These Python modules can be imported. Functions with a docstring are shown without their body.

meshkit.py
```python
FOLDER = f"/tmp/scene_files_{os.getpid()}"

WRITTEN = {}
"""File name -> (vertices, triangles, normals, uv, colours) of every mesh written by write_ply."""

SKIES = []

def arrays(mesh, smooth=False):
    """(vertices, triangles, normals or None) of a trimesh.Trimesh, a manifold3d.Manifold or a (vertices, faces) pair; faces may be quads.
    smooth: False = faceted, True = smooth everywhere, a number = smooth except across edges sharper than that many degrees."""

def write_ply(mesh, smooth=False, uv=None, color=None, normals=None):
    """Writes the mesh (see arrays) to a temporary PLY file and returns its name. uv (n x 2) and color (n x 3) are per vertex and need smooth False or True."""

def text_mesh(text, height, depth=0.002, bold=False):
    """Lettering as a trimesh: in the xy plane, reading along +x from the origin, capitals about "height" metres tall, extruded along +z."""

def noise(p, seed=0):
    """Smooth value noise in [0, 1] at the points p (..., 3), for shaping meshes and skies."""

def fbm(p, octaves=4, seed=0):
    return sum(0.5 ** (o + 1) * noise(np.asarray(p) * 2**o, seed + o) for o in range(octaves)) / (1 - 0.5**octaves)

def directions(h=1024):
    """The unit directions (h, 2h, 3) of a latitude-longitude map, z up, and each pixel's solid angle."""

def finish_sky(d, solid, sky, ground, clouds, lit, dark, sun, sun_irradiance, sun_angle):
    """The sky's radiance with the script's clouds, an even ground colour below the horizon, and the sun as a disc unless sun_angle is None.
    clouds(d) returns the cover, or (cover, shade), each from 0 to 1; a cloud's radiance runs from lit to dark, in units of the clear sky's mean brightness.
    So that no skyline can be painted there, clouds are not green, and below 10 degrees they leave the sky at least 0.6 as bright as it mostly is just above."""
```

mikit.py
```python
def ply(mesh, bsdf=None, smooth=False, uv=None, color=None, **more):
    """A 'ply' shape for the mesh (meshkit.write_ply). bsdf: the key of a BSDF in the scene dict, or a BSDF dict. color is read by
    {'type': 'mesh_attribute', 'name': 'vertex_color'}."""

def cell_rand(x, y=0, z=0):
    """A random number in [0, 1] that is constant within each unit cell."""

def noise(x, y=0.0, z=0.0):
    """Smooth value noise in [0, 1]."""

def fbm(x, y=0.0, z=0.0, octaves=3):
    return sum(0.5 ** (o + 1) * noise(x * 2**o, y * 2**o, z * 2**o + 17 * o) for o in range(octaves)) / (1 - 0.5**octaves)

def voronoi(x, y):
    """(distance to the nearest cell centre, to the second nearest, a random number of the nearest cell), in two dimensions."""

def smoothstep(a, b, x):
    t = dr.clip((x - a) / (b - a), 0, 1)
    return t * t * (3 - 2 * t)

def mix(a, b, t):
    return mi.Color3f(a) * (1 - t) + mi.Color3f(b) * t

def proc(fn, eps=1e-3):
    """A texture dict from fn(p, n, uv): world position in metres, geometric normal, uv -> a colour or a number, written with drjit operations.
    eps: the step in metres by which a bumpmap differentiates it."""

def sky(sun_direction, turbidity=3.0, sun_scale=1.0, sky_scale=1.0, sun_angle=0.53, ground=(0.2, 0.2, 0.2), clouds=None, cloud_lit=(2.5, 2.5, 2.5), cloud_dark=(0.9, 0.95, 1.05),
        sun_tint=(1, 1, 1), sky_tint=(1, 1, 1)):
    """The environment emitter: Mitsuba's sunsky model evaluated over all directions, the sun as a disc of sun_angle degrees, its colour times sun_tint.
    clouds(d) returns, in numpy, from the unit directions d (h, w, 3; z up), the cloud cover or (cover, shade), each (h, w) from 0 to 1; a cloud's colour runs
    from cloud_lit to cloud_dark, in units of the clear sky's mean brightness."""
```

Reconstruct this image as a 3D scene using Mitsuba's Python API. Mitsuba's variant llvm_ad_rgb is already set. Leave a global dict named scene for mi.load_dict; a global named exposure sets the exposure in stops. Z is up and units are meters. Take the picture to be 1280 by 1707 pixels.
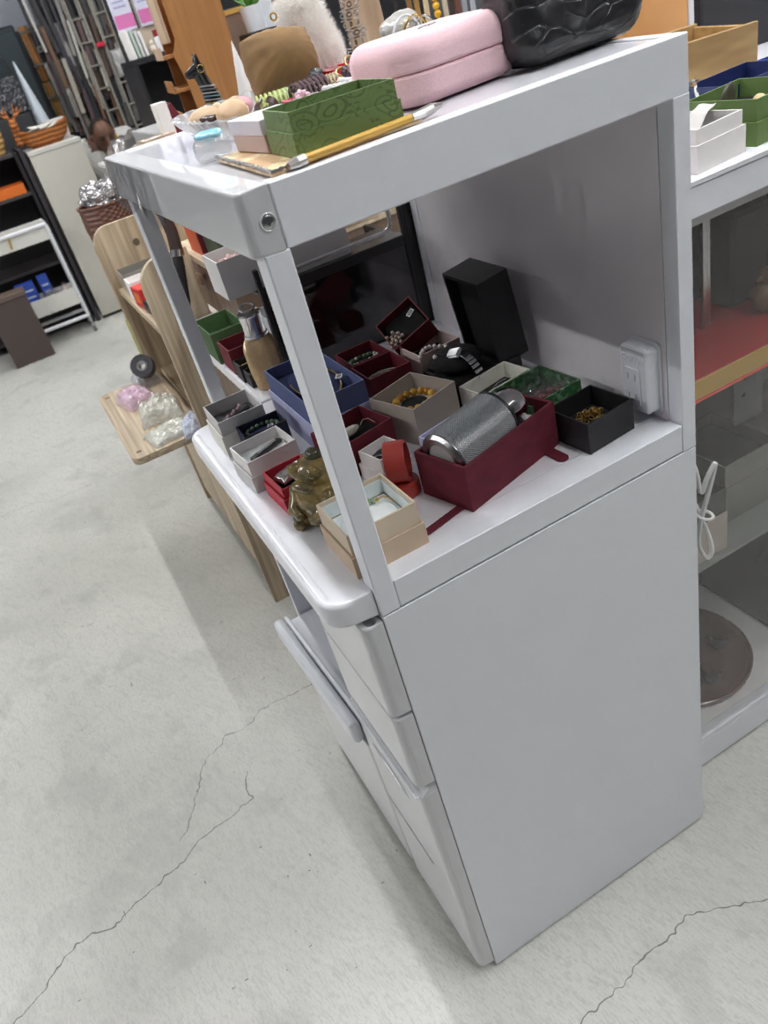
import math, random, numpy as np, trimesh, mitsuba as mi, drjit as dr, mikit, meshkit
from manifold3d import Manifold, CrossSection
from mikit import noise, fbm, smoothstep, mix
from shapely.geometry import Polygon
scene = {'type': 'scene'}
labels = {}
T = mi.ScalarTransform4f
random.seed(7); rng = np.random.default_rng(7)

# ---------------------------------------------------------------- camera, lights, exposure
scene['camera'] = {'type': 'thinlens', 'fov': 52.6, 'fov_axis': 'x', 'aperture_radius': 0.0015, 'focus_distance': 0.95,
    'near_clip': 0.02, 'far_clip': 40.0,
    'to_world': T([[-0.85944894, 0.43713377, 0.26506902, -0.17138507],
                   [0.45286864, 0.41044685, 0.79148176, -0.61818242],
                   [0.23718666, 0.80027961, -0.55072229, 1.34036403],
                   [0, 0, 0, 1]])}
exposure = -0.25
TUBE = 13.0
CEIL = 2.75
# rows of ceiling tube lamps: (x, first y, last y, how many)
LAMP_ROWS = [(0.05, 0.35, 4.4, 4), (2.1, -0.8, 4.4, 5), (-2.3, 0.4, 3.2, 3), (0.7, -1.4, -0.45, 2)]

# ---------------------------------------------------------------- helpers
def lin(c):
    c = np.asarray(c, float) / 255.0
    return [float(x) for x in np.where(c <= 0.04045, c / 12.92, ((c + 0.055) / 1.055) ** 2.4)]
def M(name, c, rough=0.5, metal=0.0, spec=0.5, clear=0.0, sheen=0.0, bump=None, tex=None, trans=0.0):
    d = {'type': 'principled', 'base_color': mikit.proc(tex) if tex else {'type': 'rgb', 'value': lin(c)},
         'roughness': rough, 'metallic': metal, 'specular': spec}
    if clear: d['clearcoat'] = clear; d['clearcoat_gloss'] = 0.95
    if sheen: d['sheen'] = sheen; d['sheen_tint'] = 0.6
    if bump: d = {'type': 'bumpmap', 'arbitrary': mikit.proc(bump[0], eps=bump[2] if len(bump) > 2 else 5e-4), 'scale': bump[1], 'bsdf': d}
    if not trans: d = {'type': 'twosided', 'bsdf': d}
    scene[name] = d
    return name
def numbered(k):
    if k not in scene and k not in labels and k not in USED:
        USED.add(k); return k
    i = 1
    while f'{k}_{i:03d}' in USED or f'{k}_{i:03d}' in scene: i += 1
    USED.add(f'{k}_{i:03d}'); return f'{k}_{i:03d}'
USED = set()
def R(axis, deg):
    return trimesh.transformations.rotation_matrix(math.radians(deg), {'x': [1, 0, 0], 'y': [0, 1, 0], 'z': [0, 0, 1]}[axis] if isinstance(axis, str) else axis)
def TR(x, y, z): return trimesh.transformations.translation_matrix([x, y, z])
def tm(m):
    if isinstance(m, Manifold):
        q = m.to_mesh(); return trimesh.Trimesh(np.array(q.vert_properties[:, :3]), np.array(q.tri_verts), process=False)
    return m
def mv(m, *mats):
    m = tm(m).copy()
    for A in mats: m.apply_transform(A)
    return m
def at(m, x, y, z, rz=0.0): return mv(m, R('z', rz), TR(x, y, z))
def cat(*ms): return trimesh.util.concatenate([tm(m) for m in ms])
class Thing:
    def __init__(s, kind, label, cat_, group=None, structure=False):
        s.key = numbered(kind); d = {'label': label}
        if structure: d['kind'] = 'structure'
        else: d['category'] = cat_
        if group: d['group'] = group
        labels[s.key] = d
    def add(s, part, mesh, bsdf, smooth=False, label=None, under=None, stuff=False, shared=None, to_world=None):
        k = numbered((under or s.key) + '__' + part)
        if shared is not None:
            d = dict(shared)
        else:
            d = mikit.ply(mesh, bsdf, smooth=smooth)
        if to_world is not None: d['to_world'] = to_world
        scene[k] = d
        if label or stuff:
            labels[k] = {}
            if label: labels[k]['label'] = label
            if stuff: labels[k]['kind'] = 'stuff'
        return k
def single(kind, label, cat_, mesh, bsdf, group=None, smooth=False, structure=False, stuff=False):
    k = numbered(kind); scene[k] = mikit.ply(mesh, bsdf, smooth=smooth)
    d = {'label': label}
    if structure: d['kind'] = 'structure'
    else:
        d['category'] = cat_
        if stuff: d['kind'] = 'stuff'
    if group: d['group'] = group
    labels[k] = d
    return k
# meshes, all centred in x and y; z given
def box(x0, x1, y0, y1, z0, z1, b=0.0):
    if b <= 0: return at(trimesh.creation.box((x1 - x0, y1 - y0, z1 - z0)), (x0 + x1) / 2, (y0 + y1) / 2, (z0 + z1) / 2)
    p = []
    for i in (0, 1):
        for j in (0, 1):
            for k in (0, 1):
                c = np.array([(x0, x1)[i], (y0, y1)[j], (z0, z1)[k]]); s = np.array([1 - 2 * i, 1 - 2 * j, 1 - 2 * k]) * b
                for a in range(3):
                    q = c + s; q[a] = c[a]; p.append(q)
    return trimesh.convex.convex_hull(np.array(p))
def cbox(w, d, h, b=0.0): return box(-w / 2, w / 2, -d / 2, d / 2, 0, h, b)
def tray(w, d, h, t=0.0018, floor=0.002):
    o = Manifold.cube([w, d, h]).translate([-w / 2, -d / 2, 0])
    i = Manifold.cube([w - 2 * t, d - 2 * t, h]).translate([-w / 2 + t, -d / 2 + t, floor])
    return tm(o - i)
def rprism(w, d, h, r, seg=8):
    c = CrossSection.square([w - 2 * r, d - 2 * r], True).offset(r, circular_segments=seg * 4) if False else None
    pts = []
    for cx, cy, a0 in ((w / 2 - r, d / 2 - r, 0), (-w / 2 + r, d / 2 - r, 90), (-w / 2 + r, -d / 2 + r, 180), (w / 2 - r, -d / 2 + r, 270)):
        for q in range(seg + 1):
            a = math.radians(a0 + 90 * q / seg); pts.append((cx + r * math.cos(a), cy + r * math.sin(a)))
    return trimesh.creation.extrude_polygon(Polygon(pts), h, engine='earcut')
def rounded(w, d, h, r, seg=4):
    s = Manifold.sphere(r, seg * 4); parts = []
    for x in (-1, 1):
        for y in (-1, 1):
            for z in (r, h - r): parts.append(s.translate([x * (w / 2 - r), y * (d / 2 - r), z]))
    return tm(Manifold.batch_hull(parts))
def pillow_prism(w, d, h, rxy, rz, seg=10, n=5, rb=None):
    """rounded-rectangle slab whose top and bottom edges are rounded by rz"""
    rows = []
    for k in range(n + 1):
        a = math.pi / 2 * k / n; rows.append((-rz + rz * math.sin(a) * 1.0, rz - rz * math.cos(a)))
    prof = [(rz - rz * math.sin(math.pi / 2 * k / n), rz - rz * math.cos(math.pi / 2 * k / n)) for k in range(n + 1)]
    rb = rz if rb is None else rb
    levels = [(i * rb / rz, z * rb / rz) for i, z in prof] + [(i, h - z) for i, z in reversed(prof)]
    def ring(inset):
        W, D, r = w - 2 * inset, d - 2 * inset, max(rxy - inset, 1e-4); out = []
        for cx, cy, a0 in ((W / 2 - r, D / 2 - r, 0), (-W / 2 + r, D / 2 - r, 90), (-W / 2 + r, -D / 2 + r, 180), (W / 2 - r, -D / 2 + r, 270)):
            for q in range(seg + 1):
                a = math.radians(a0 + 90 * q / seg); out.append((cx + r * math.cos(a), cy + r * math.sin(a)))
        return out
    V, F = [], []; m = 4 * (seg + 1)
    for i, z in levels: V += [(x, y, z) for x, y in ring(i)]
    for l in range(len(levels) - 1):
        for q in range(m):
            a, b = l * m + q, l * m + (q + 1) % m; F += [(a, b, b + m), (a, b + m, a + m)]
    V += [(0, 0, 0), (0, 0, h)]; c0, c1 = len(V) - 2, len(V) - 1; L = (len(levels) - 1) * m
    for q in range(m):
        F += [(c0, (q + 1) % m, q), (c1, L + q, L + (q + 1) % m)]
    return trimesh.Trimesh(np.array(V), np.array(F), process=False)
def lathe(prof, seg=32):
    """prof: (r, z) from bottom to top; closes at r=0 ends"""
    V, F = [], []
    for r, z in prof:
        for q in range(seg): V.append((r * math.cos(2 * math.pi * q / seg), r * math.sin(2 * math.pi * q / seg), z))
    for l in range(len(prof) - 1):
        for q in range(seg):
            a, b = l * seg + q, l * seg + (q + 1) % seg; F += [(a, b, b + seg), (a, b + seg, a + seg)]
    return trimesh.Trimesh(np.array(V), np.array(F), process=False)
def tube(path, r, seg=6, closed=False):
    P = np.asarray(path, float); n = len(P); V, F = [], []
    rr = np.broadcast_to(np.asarray(r, float), (n,)); up = np.array([0.13, 0.21, 0.97])
    for i in range(n):
        t = (P[(i + 1) % n] - P[i - 1]) if closed else (P[min(i + 1, n - 1)] - P[max(i - 1, 0)])
        t = t / max(np.linalg.norm(t), 1e-9); a = np.cross(t, up)
        if np.linalg.norm(a) < 1e-3: a = np.cross(t, [1, 0, 0])
        a /= np.linalg.norm(a); b = np.cross(t, a)
        for q in range(seg):
            w = 2 * math.pi * q / seg; V.append(P[i] + rr[i] * (a * math.cos(w) + b * math.sin(w)))
    for i in range(n if closed else n - 1):
        for q in range(seg):
            j = (i + 1) % n; A, B = i * seg + q, i * seg + (q + 1) % seg; C_, D_ = j * seg + q, j * seg + (q + 1) % seg
            F += [(A, D_, B), (A, C_, D_)]
    if not closed:
        V += [P[0], P[-1]]
        for q in range(seg):
            F += [(len(V) - 2, q, (q + 1) % seg), (len(V) - 1, (n - 1) * seg + (q + 1) % seg, (n - 1) * seg + q)]
    m = trimesh.Trimesh(np.array(V), np.array(F), process=False)
    return m
def ico(r, sub=2): return trimesh.creation.icosphere(subdivisions=sub, radius=r)
def blob(r, amp=0.15, freq=30.0, sub=3, seed=0, sc=(1, 1, 1)):
    m = ico(1.0, sub); v = np.array(m.vertices) * np.array(sc) * r
    n = meshkit.fbm(v * freq + seed * 7.3, 3, seed) - 0.5
    m.vertices = v + np.array(m.vertices) * n[:, None] * 2 * amp * r
    return m
def cyl(r, h, seg=24): return lathe([(0, 0), (r, 0), (r, h), (0, h)], seg)
def sheet(nx, ny, w, d, fn, thick=0.0):
    u, v = np.meshgrid(np.linspace(-.5, .5, nx), np.linspace(-.5, .5, ny), indexing='ij')
    P = np.stack([u * w, v * d, 0 * u], -1).reshape(-1, 3); P[:, 2] = fn(P[:, 0], P[:, 1])
    F = []
    for i in range(nx - 1):
        for j in range(ny - 1):
            a = i * ny + j; F += [(a, a + ny, a + ny + 1), (a, a + ny + 1, a + 1)]
    F = np.array(F)
    if thick:
        N = len(P); Q = P.copy(); Q[:, 2] -= thick
        e = [(i * ny, (i + 1) * ny) for i in range(nx - 1)] + [((i + 1) * ny + ny - 1, i * ny + ny - 1) for i in range(nx - 1)] + [(j + 1, j) for j in range(ny - 1)] + [((nx - 1) * ny + j, (nx - 1) * ny + j + 1) for j in range(ny - 1)]
        S = []
        for a, b in e: S += [(a, a + N, b + N), (a, b + N, b)]
        F = np.vstack([F, F[:, ::-1] + N, np.array(S)]); P = np.vstack([P, Q])
    return trimesh.Trimesh(P, F, process=False)
def crumple(w, d, h, seed, amp=1.0, nx=48, ny=48, freq=18.0):
    """a filled plastic bag lying flat: domed skin with sharp random creases, closed below"""
    def top(x, y):
        e = np.clip(1 - (2 * np.abs(x) / w) ** 4, 0, 1) * np.clip(1 - (2 * np.abs(y) / d) ** 4, 0, 1)
        q = lambda f, o: np.abs(meshkit.fbm(np.stack([x * f, y * f, 0 * x + seed + o], -1), 2, int(seed)) - .5) * 2
        lump = meshkit.fbm(np.stack([x * freq * 1.6, y * freq * 1.6, 0 * x + seed + 5], -1), 2, int(seed) + 3)
        n = .55 * q(freq * 2, 0) + .30 * q(freq * 5, 2) + .15 * q(freq * 11, 4)
        return 0.002 + h * e ** .5 * np.clip(.55 + .45 * lump - .55 * amp * n, .05, 1)
    m = sheet(nx, ny, w, d, top, 0.0)
    b = np.array(m.vertices); b2 = b.copy(); b2[:, 2] = 0.0
    N = len(b); F = np.vstack([m.faces, np.array(m.faces)[:, ::-1] + N]); e = []
    for i in range(nx - 1): e += [(i * ny, (i + 1) * ny), ((i + 1) * ny + ny - 1, i * ny + ny - 1)]
    for j in range(ny - 1): e += [(j + 1, j), ((nx - 1) * ny + j, (nx - 1) * ny + j + 1)]
    S = []
    for a, c in e: S += [(a, a + N, c + N), (a, c + N, c)]
    return trimesh.Trimesh(np.vstack([b, b2]), np.vstack([F, np.array(S)]), process=False)
def shared(mesh, bsdf, smooth=False): return mikit.ply(mesh, bsdf, smooth=smooth)
def TW(x, y, z, rz=0.0, s=1.0, more=None):
    t = T().translate([x, y, z]).rotate([0, 0, 1], rz)
    if more is not None: t = t @ more
    return t.scale(s) if s != 1.0 else t

# ---------------------------------------------------------------- materials
white_plastic = M('white_plastic', (223, 225, 231), 0.35)
white_gloss = M('white_gloss', (200, 200, 203), 0.02, spec=0.95)
white_top = M('white_laminate', (226, 226, 232), 0.22)
white_matte = M('white_matte', (225, 224, 222), 0.7)
inner_grey = M('wall_panel_white', (196, 193, 196), 0.25)
dark_gap = M('dark_gap', (40, 40, 44), 0.7)
steel = M('steel', (190, 190, 192), 0.22, metal=1.0)
chrome = M('chrome', (225, 222, 222), 0.06, metal=1.0)
gold = M('gold_metal', (222, 188, 112), 0.2, metal=1.0)
silver = M('silver_metal', (220, 220, 224), 0.18, metal=1.0)
gold_gem = M('gold_rhinestone', (226, 198, 156), 0.25, metal=0.9)
gold_dark = M('gold_dark', (140, 108, 68), 0.5)
silver_dark = M('silver_dark', (110, 113, 116), 0.5)
silver_gem = M('silver_rhinestone', (222, 226, 230), 0.2, metal=0.9)
card_grey = M('card_grey_white', (206, 204, 203), 0.7)
card_white = M('card_white', (232, 228, 226), 0.7)
card_cream = M('card_cream', (224, 222, 212), 0.7)
card_navy = M('card_navy', (26, 28, 50), 0.7)
card_blue = M('card_slate_blue', (88, 98, 138), 0.7)
card_lavender = M('card_lavender', (186, 188, 220), 0.65)
card_red = M('card_red', (126, 20, 36), 0.6)
card_wine = M('card_wine', (92, 15, 30), 0.7)
card_taupe = M('card_taupe', (168, 158, 148), 0.75)
card_beige = M('card_beige', (202, 186, 164), 0.75)
card_tan = M('card_tan', (196, 174, 150), 0.75)
card_pink = M('card_pinkish', (200, 178, 174), 0.7)
card_black = M('card_black', (15, 14, 18), 0.55)
card_green = M('card_green', (62, 88, 52), 0.65)
navy_velvet = M('navy_velvet', (18, 28, 66), 0.9, sheen=0.3)
black_velvet = M('black_velvet', (9, 8, 10), 0.95)
white_pad = M('white_pad', (232, 236, 236), 0.9)
tag_white = M('tag_white', (236, 236, 238), 0.6)
tag_ink = M('tag_ink', (40, 40, 46), 0.7)
black_plastic = M('black_plastic', (24, 24, 27), 0.4)
black_gloss = M('black_gloss', (10, 10, 11), 0.04, spec=1.0)
black_metal = M('black_metal', (28, 28, 30), 0.4)
scene['pane_glass'] = {'type': 'thindielectric', 'int_ior': 1.5}
scene['clear_film'] = {'type': 'thindielectric', 'int_ior': 1.45}
scene['clear_glass'] = {'type': 'dielectric', 'int_ior': 1.5}
scene['cut_crystal'] = {'type': 'blendbsdf', 'weight': 0.2, 'a': {'type': 'thindielectric', 'int_ior': 1.5}, 'b': {'type': 'twosided', 'bsdf': {'type': 'principled', 'base_color': {'type': 'rgb', 'value': lin((236, 238, 240))}, 'roughness': .15, 'specular': .8}}}
def wood_tex(c0, c1, along, f=55.0):
    a, b = lin(c0), lin(c1)
    def fn(p, n, uv):
        q = [p.x, p.y, p.z]; s = [f, f, f]; s[along] = f * 0.035
        x, y, z = q[0] * s[0], q[1] * s[1], q[2] * s[2]
        w = fbm(x, y, z, 3) * 0.75 + 0.25 * noise(x * 4.0, y * 4.0, z * 4.0)
        return mix(a, b, smoothstep(0.25, 0.75, w))
    return fn
wood_up = M('light_wood_upright', 0, 0.5, tex=wood_tex((152, 134, 112), (206, 188, 160), 2))
wood_y = M('light_wood_long', 0, 0.45, tex=wood_tex((152, 134, 112), (206, 188, 160), 1, 40))
wood_edge = M('wood_edge', (206, 188, 152), 0.55)
wood_dark = M('wood_panel_brown', 0, 0.5, tex=wood_tex((92, 74, 60), (118, 98, 82), 2))
wood_orange = M('wood_orange', 0, 0.4, tex=wood_tex((146, 98, 54), (164, 114, 66), 2, 30))
wood_pale = M('wood_pale_pinkish', 0, 0.55, tex=wood_tex((160, 134, 110), (196, 172, 146), 2, 40))
red_lacquer = M('red_lacquer', (150, 22, 28), 0.15, clear=0.5)
gold_edge = M('gold_edge_paint', (178, 140, 48), 0.35)

CRACKS = [
 [(-0.81,0.36),(-0.77,0.404),(-0.741,0.422),(-0.706,0.438),(-0.669,0.474),(-0.644,0.484),(-0.611,0.486),(-0.568,0.472),(-0.55,0.487),(-0.51,0.499),(-0.477,0.505),(-0.455,0.516),(-0.426,0.518),(-0.395,0.536),(-0.373,0.553),(-0.328,0.557),(-0.296,0.56),(-0.268,0.57),(-0.241,0.576),(-0.243,0.606),(-0.228,0.652)],
 [(0.0,0.79),(-0.114,0.8),(-0.138,0.801),(-0.169,0.781),(-0.2,0.772),(-0.238,0.786),(-0.252,0.764),(-0.296,0.746),(-0.316,0.726),(-0.332,0.684),(-0.349,0.663),(-0.366,0.626),(-0.385,0.596),(-0.407,0.578)],
 [(-0.664,2.472),(-0.596,2.475),(-0.524,2.464),(-0.466,2.412),(-0.374,2.413),(-0.292,2.403),(-0.24,2.38)],
 [(0.056,-0.138),(0.112,-0.134),(0.149,-0.132),(0.205,-0.117),(0.245,-0.122),(0.294,-0.11),(0.317,-0.113),(0.353,-0.129),(0.385,-0.147),(0.421,-0.163)],
 [(-0.292,1.011),(-0.397,1.021),(-0.569,1.029),(-0.744,1.022)],
 [(-0.647,0.926),(-0.639,0.841),(-0.631,0.769),(-0.632,0.709),(-0.647,0.622)]]
CRACK_W = [0.0017, 0.0013, 0.0028, 0.0014, 0.0009, 0.0008]
CRACK_A = [1.0, 0.9, 0.35, 0.9, 0.22, 0.25]
def crack_mask(p):
    jx = p.x + (noise(p.x * 90, p.y * 90, 3) - 0.5) * 0.007
    jy = p.y + (noise(p.x * 90, p.y * 90, 9) - 0.5) * 0.007
    wv = 0.55 + 0.9 * noise(p.x * 45, p.y * 45, 5)
    out = mi.Float(0)
    for pts, w, a in zip(CRACKS, CRACK_W, CRACK_A):
        d = mi.Float(9)
        for (ax, ay), (bx, by) in zip(pts[:-1], pts[1:]):
            ex, ey = bx - ax, by - ay; L = ex * ex + ey * ey
            t = dr.clip(((jx - ax) * ex + (jy - ay) * ey) / L, 0, 1)
            d = dr.minimum(d, dr.sqrt(dr.square(jx - ax - t * ex) + dr.square(jy - ay - t * ey)))
        out = dr.maximum(out, a * (1 - smoothstep(w * 0.35 * wv, w * wv, d)))
    return out
FL0, FL1, FL2 = lin((190, 189, 183)), lin((206, 205, 199)), lin((168, 168, 163))
def floor_col(p, n, uv):
    big = fbm(p.x * 2.2, p.y * 2.2, 1.0, 4)
    c = mix(FL0, FL1, smoothstep(0.3, 0.7, big))
    streak = fbm(p.x * 90 + p.y * 40 + 3 * noise(p.x * 9, p.y * 9), p.y * 26 - p.x * 10, 2.0, 4)           # trowel streaks
    c = mix(c, FL2, smoothstep(0.5, 0.85, streak) * 0.30)
    fine = fbm(p.x * 420 + p.y * 60, p.y * 110, 6.0, 2)
    c = mix(c, FL2, smoothstep(0.45, 0.8, fine) * 0.35)
    blotch = fbm(p.x * 9, p.y * 9, 4.0, 4)
    c = mix(c, FL2, smoothstep(0.58, 0.75, blotch) * 0.35)
    pit = noise(p.x * 75, p.y * 75, 7.0)
    c = mix(c, lin((92, 92, 90)), smoothstep(0.965, 0.985, pit) * 0.75 * smoothstep(0.5, 0.55, noise(p.x * 6, p.y * 6, 2.5)))
    speck = noise(p.x * 420, p.y * 420, 3.0)
    c = c * (0.95 + 0.08 * speck)
    return mix(c, lin((84, 83, 79)), crack_mask(p) * 0.85)
def floor_bump(p, n, uv):
    return fbm(p.x * 60, p.y * 60, 0, 3) * 0.25 + 0.12 * fbm(p.x * 160 + p.y * 40, p.y * 30, 2, 2)
concrete = M('concrete_floor', 0, 0.42, tex=floor_col, bump=(floor_bump, 0.0012, 1e-3))
wall_grey = M('wall_paint', (120, 120, 124), 0.8)
ceil_white = M('ceiling_paint', (150, 150, 150), 0.85)

# ---------------------------------------------------------------- room shell and lamps
RX0, RX1, RY0, RY1 = -3.6, 4.2, -3.4, 7.0
single('floor', 'pale grey concrete floor with long cracks', '', box(RX0, RX1, RY0, RY1, -0.1, 0), concrete, structure=True)
single('ceiling', 'white ceiling', '', box(RX0, RX1, RY0, RY1, CEIL, CEIL + .1), ceil_white, structure=True)
single('wall_back', 'pale grey back wall', '', box(RX0, RX1, RY1, RY1 + .1, 0, CEIL), wall_grey, structure=True)
single('wall_left', 'pale grey left wall', '', box(RX0 - .1, RX0, RY0, RY1, 0, CEIL), wall_grey, structure=True)
single('wall_right', 'pale grey right wall', '', box(RX1, RX1 + .1, RY0, RY1, 0, CEIL), wall_grey, structure=True)
single('wall_front', 'dark wall behind the camera', '', box(RX0, RX1, RY0 - .1, RY0, 0, CEIL), M('wall_paint_dark', (66, 66, 70), 0.8), structure=True)
scene['lamp_glow'] = {'type': 'area', 'radiance': {'type': 'rgb', 'value': [TUBE, TUBE * 1.0, TUBE * 1.0]}}
del scene['lamp_glow']
for (x, y0, y1, n) in LAMP_ROWS:
    for i in range(n):
        y = y0 + (y1 - y0) * (i / (n - 1) if n > 1 else 0)
        t = Thing('ceiling_lamp', 'white ceiling tube lamp', 'lamp', 'ceiling tube lamps')
        t.add('housing', box(x - .07, x + .07, y - .62, y + .62, CEIL - .05, CEIL - .001, .008), white_plastic)
        k = t.add('tube', mv(cyl(.016, 1.18, 12), TR(0, 0, -.59), R('x', 90), TR(x, y, CEIL - .075)), white_plastic, smooth=40)
        scene[k]['emitter'] = {'type': 'area', 'radiance': {'type': 'rgb', 'value': [TUBE * 10 * .985, TUBE * 10, TUBE * 10 * 1.0]}}

# ---------------------------------------------------------------- the white cabinet
TZ = 0.822          # worktop height
def hullpts(*ps): return trimesh.convex.convex_hull(np.vstack(ps))
def disk_round(cx, cy, r, z0, z1, e, n=24, k=4):
    out = []
    for zc, sg in ((z1 - e, 1), (z0 + e, -1)):
        for q in range(k + 1):
            a = math.pi / 2 * q / k
            for i in range(n):
                w = 2 * math.pi * i / n; rr = max(r - e + e * math.cos(a), 1e-4)
                out.append((cx + rr * math.cos(w), cy + rr * math.sin(w), zc + sg * e * math.sin(a)))
    return np.array(out)
def front_slab(y0, y1, z0, z1, xf=-.027, xb=-.001, r=.012, e=.003):
    return hullpts(disk_round(xf + r, y0 + r, r, z0, z1, e), disk_round(xf + r, y1 - r, r, z0, z1, e),
                   disk_round(xb - .001, y0 + .001, .001, z0, z1, .0008, 8, 1), disk_round(xb - .001, y1 - .001, .001, z0, z1, .0008, 8, 1))
def man(m):
    m = tm(m); m = trimesh.Trimesh(m.vertices, m.faces, process=True)
    return Manifold(__import__('manifold3d').Mesh(np.array(m.vertices, np.float32), np.array(m.faces, np.uint32)))
C = Thing('display_cabinet', 'white kitchen-style cabinet with open shelf bay under a canopy, covered in jewellery boxes', 'cabinet')
C.add('side_panel', box(0, .45, 0, .016, .004, .7858, .001), white_plastic)
C.add('side_panel', box(0, .45, .574, .59, .004, .7858, .001), white_plastic)
C.add('lower_back', box(.436, .45, .017, .573, .01, .785), white_matte)
C.add('divider', box(0.003, .435, .218, .232, .02, .785), inner_grey)
C.add('base_panel', box(.01, .435, .017, .573, .02, .036), inner_grey)
C.add('bay_floor', box(.002, .435, .233, .573, .366, .38), inner_grey)
# drawers of the near column
for z0, z1 in ((.6355, .781), (.4985, .6305)):
    m = man(front_slab(.0005, .2235, z0, z1))
    if z0 > .6:   # scooped finger grip at the top
        m = m - man(hullpts(disk_round(-.0125, .010, .007, .770, .79, .002), disk_round(-.0125, .212, .007, .770, .79, .002)))
    else:         # slanted lower edge
        m = m - man(hullpts(np.array([(-.04, y, z) for y in (-.01, .24) for z in (.47, .4985)]), np.array([(-.0, y, .497) for y in (-.01, .24)]))) if False else m
    d = C.add('drawer', m, white_gloss, smooth=35)
# lower fronts
m = man(front_slab(.0005, .2235, .02, .482))
m = m + man(hullpts(np.array([(x, y, z) for y in (.002, .222) for x, z in ((-.026, .478), (-.001, .478), (-.001, .4965), (-.024, .480))])))
m = m - man(mv(ico(1.0, 3), np.diag([.016, .062, .020, 1.0]), TR(-.031, .120, .412)))
door = C.add('lower_door', m, white_gloss, smooth=35)
C.add('handle_lip', mv(rounded(.009, .215, .0045, .002), TR(-.0275, .114, .4745)), white_plastic, smooth=40, under=door)
for y0, y1 in ((.212, .198), (.196, .157), (.155, .118), (.116, .062)):
    C.add('silver_strip', box(-.0284, -.0268, y1, y0, .244, .2475, .0005), silver, under=door)  # row of thin silver strip segments across the door front
C.add('lower_door', front_slab(.2265, .589, .02, .352), white_gloss, smooth=35)
# pulled slide tray in the open bay
tr = C.add('slide_tray', cat(mv(rounded(.02, .335, .046, .009), R('z', 1.7), TR(-.0385, .405, .358)),
                             mv(rounded(.008, .325, .020, .003), R('z', 1.7), TR(-.0215, .405, .384)),
                             box(-.02, .38, .245, .568, .381, .387)), white_plastic, smooth=40)
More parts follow.
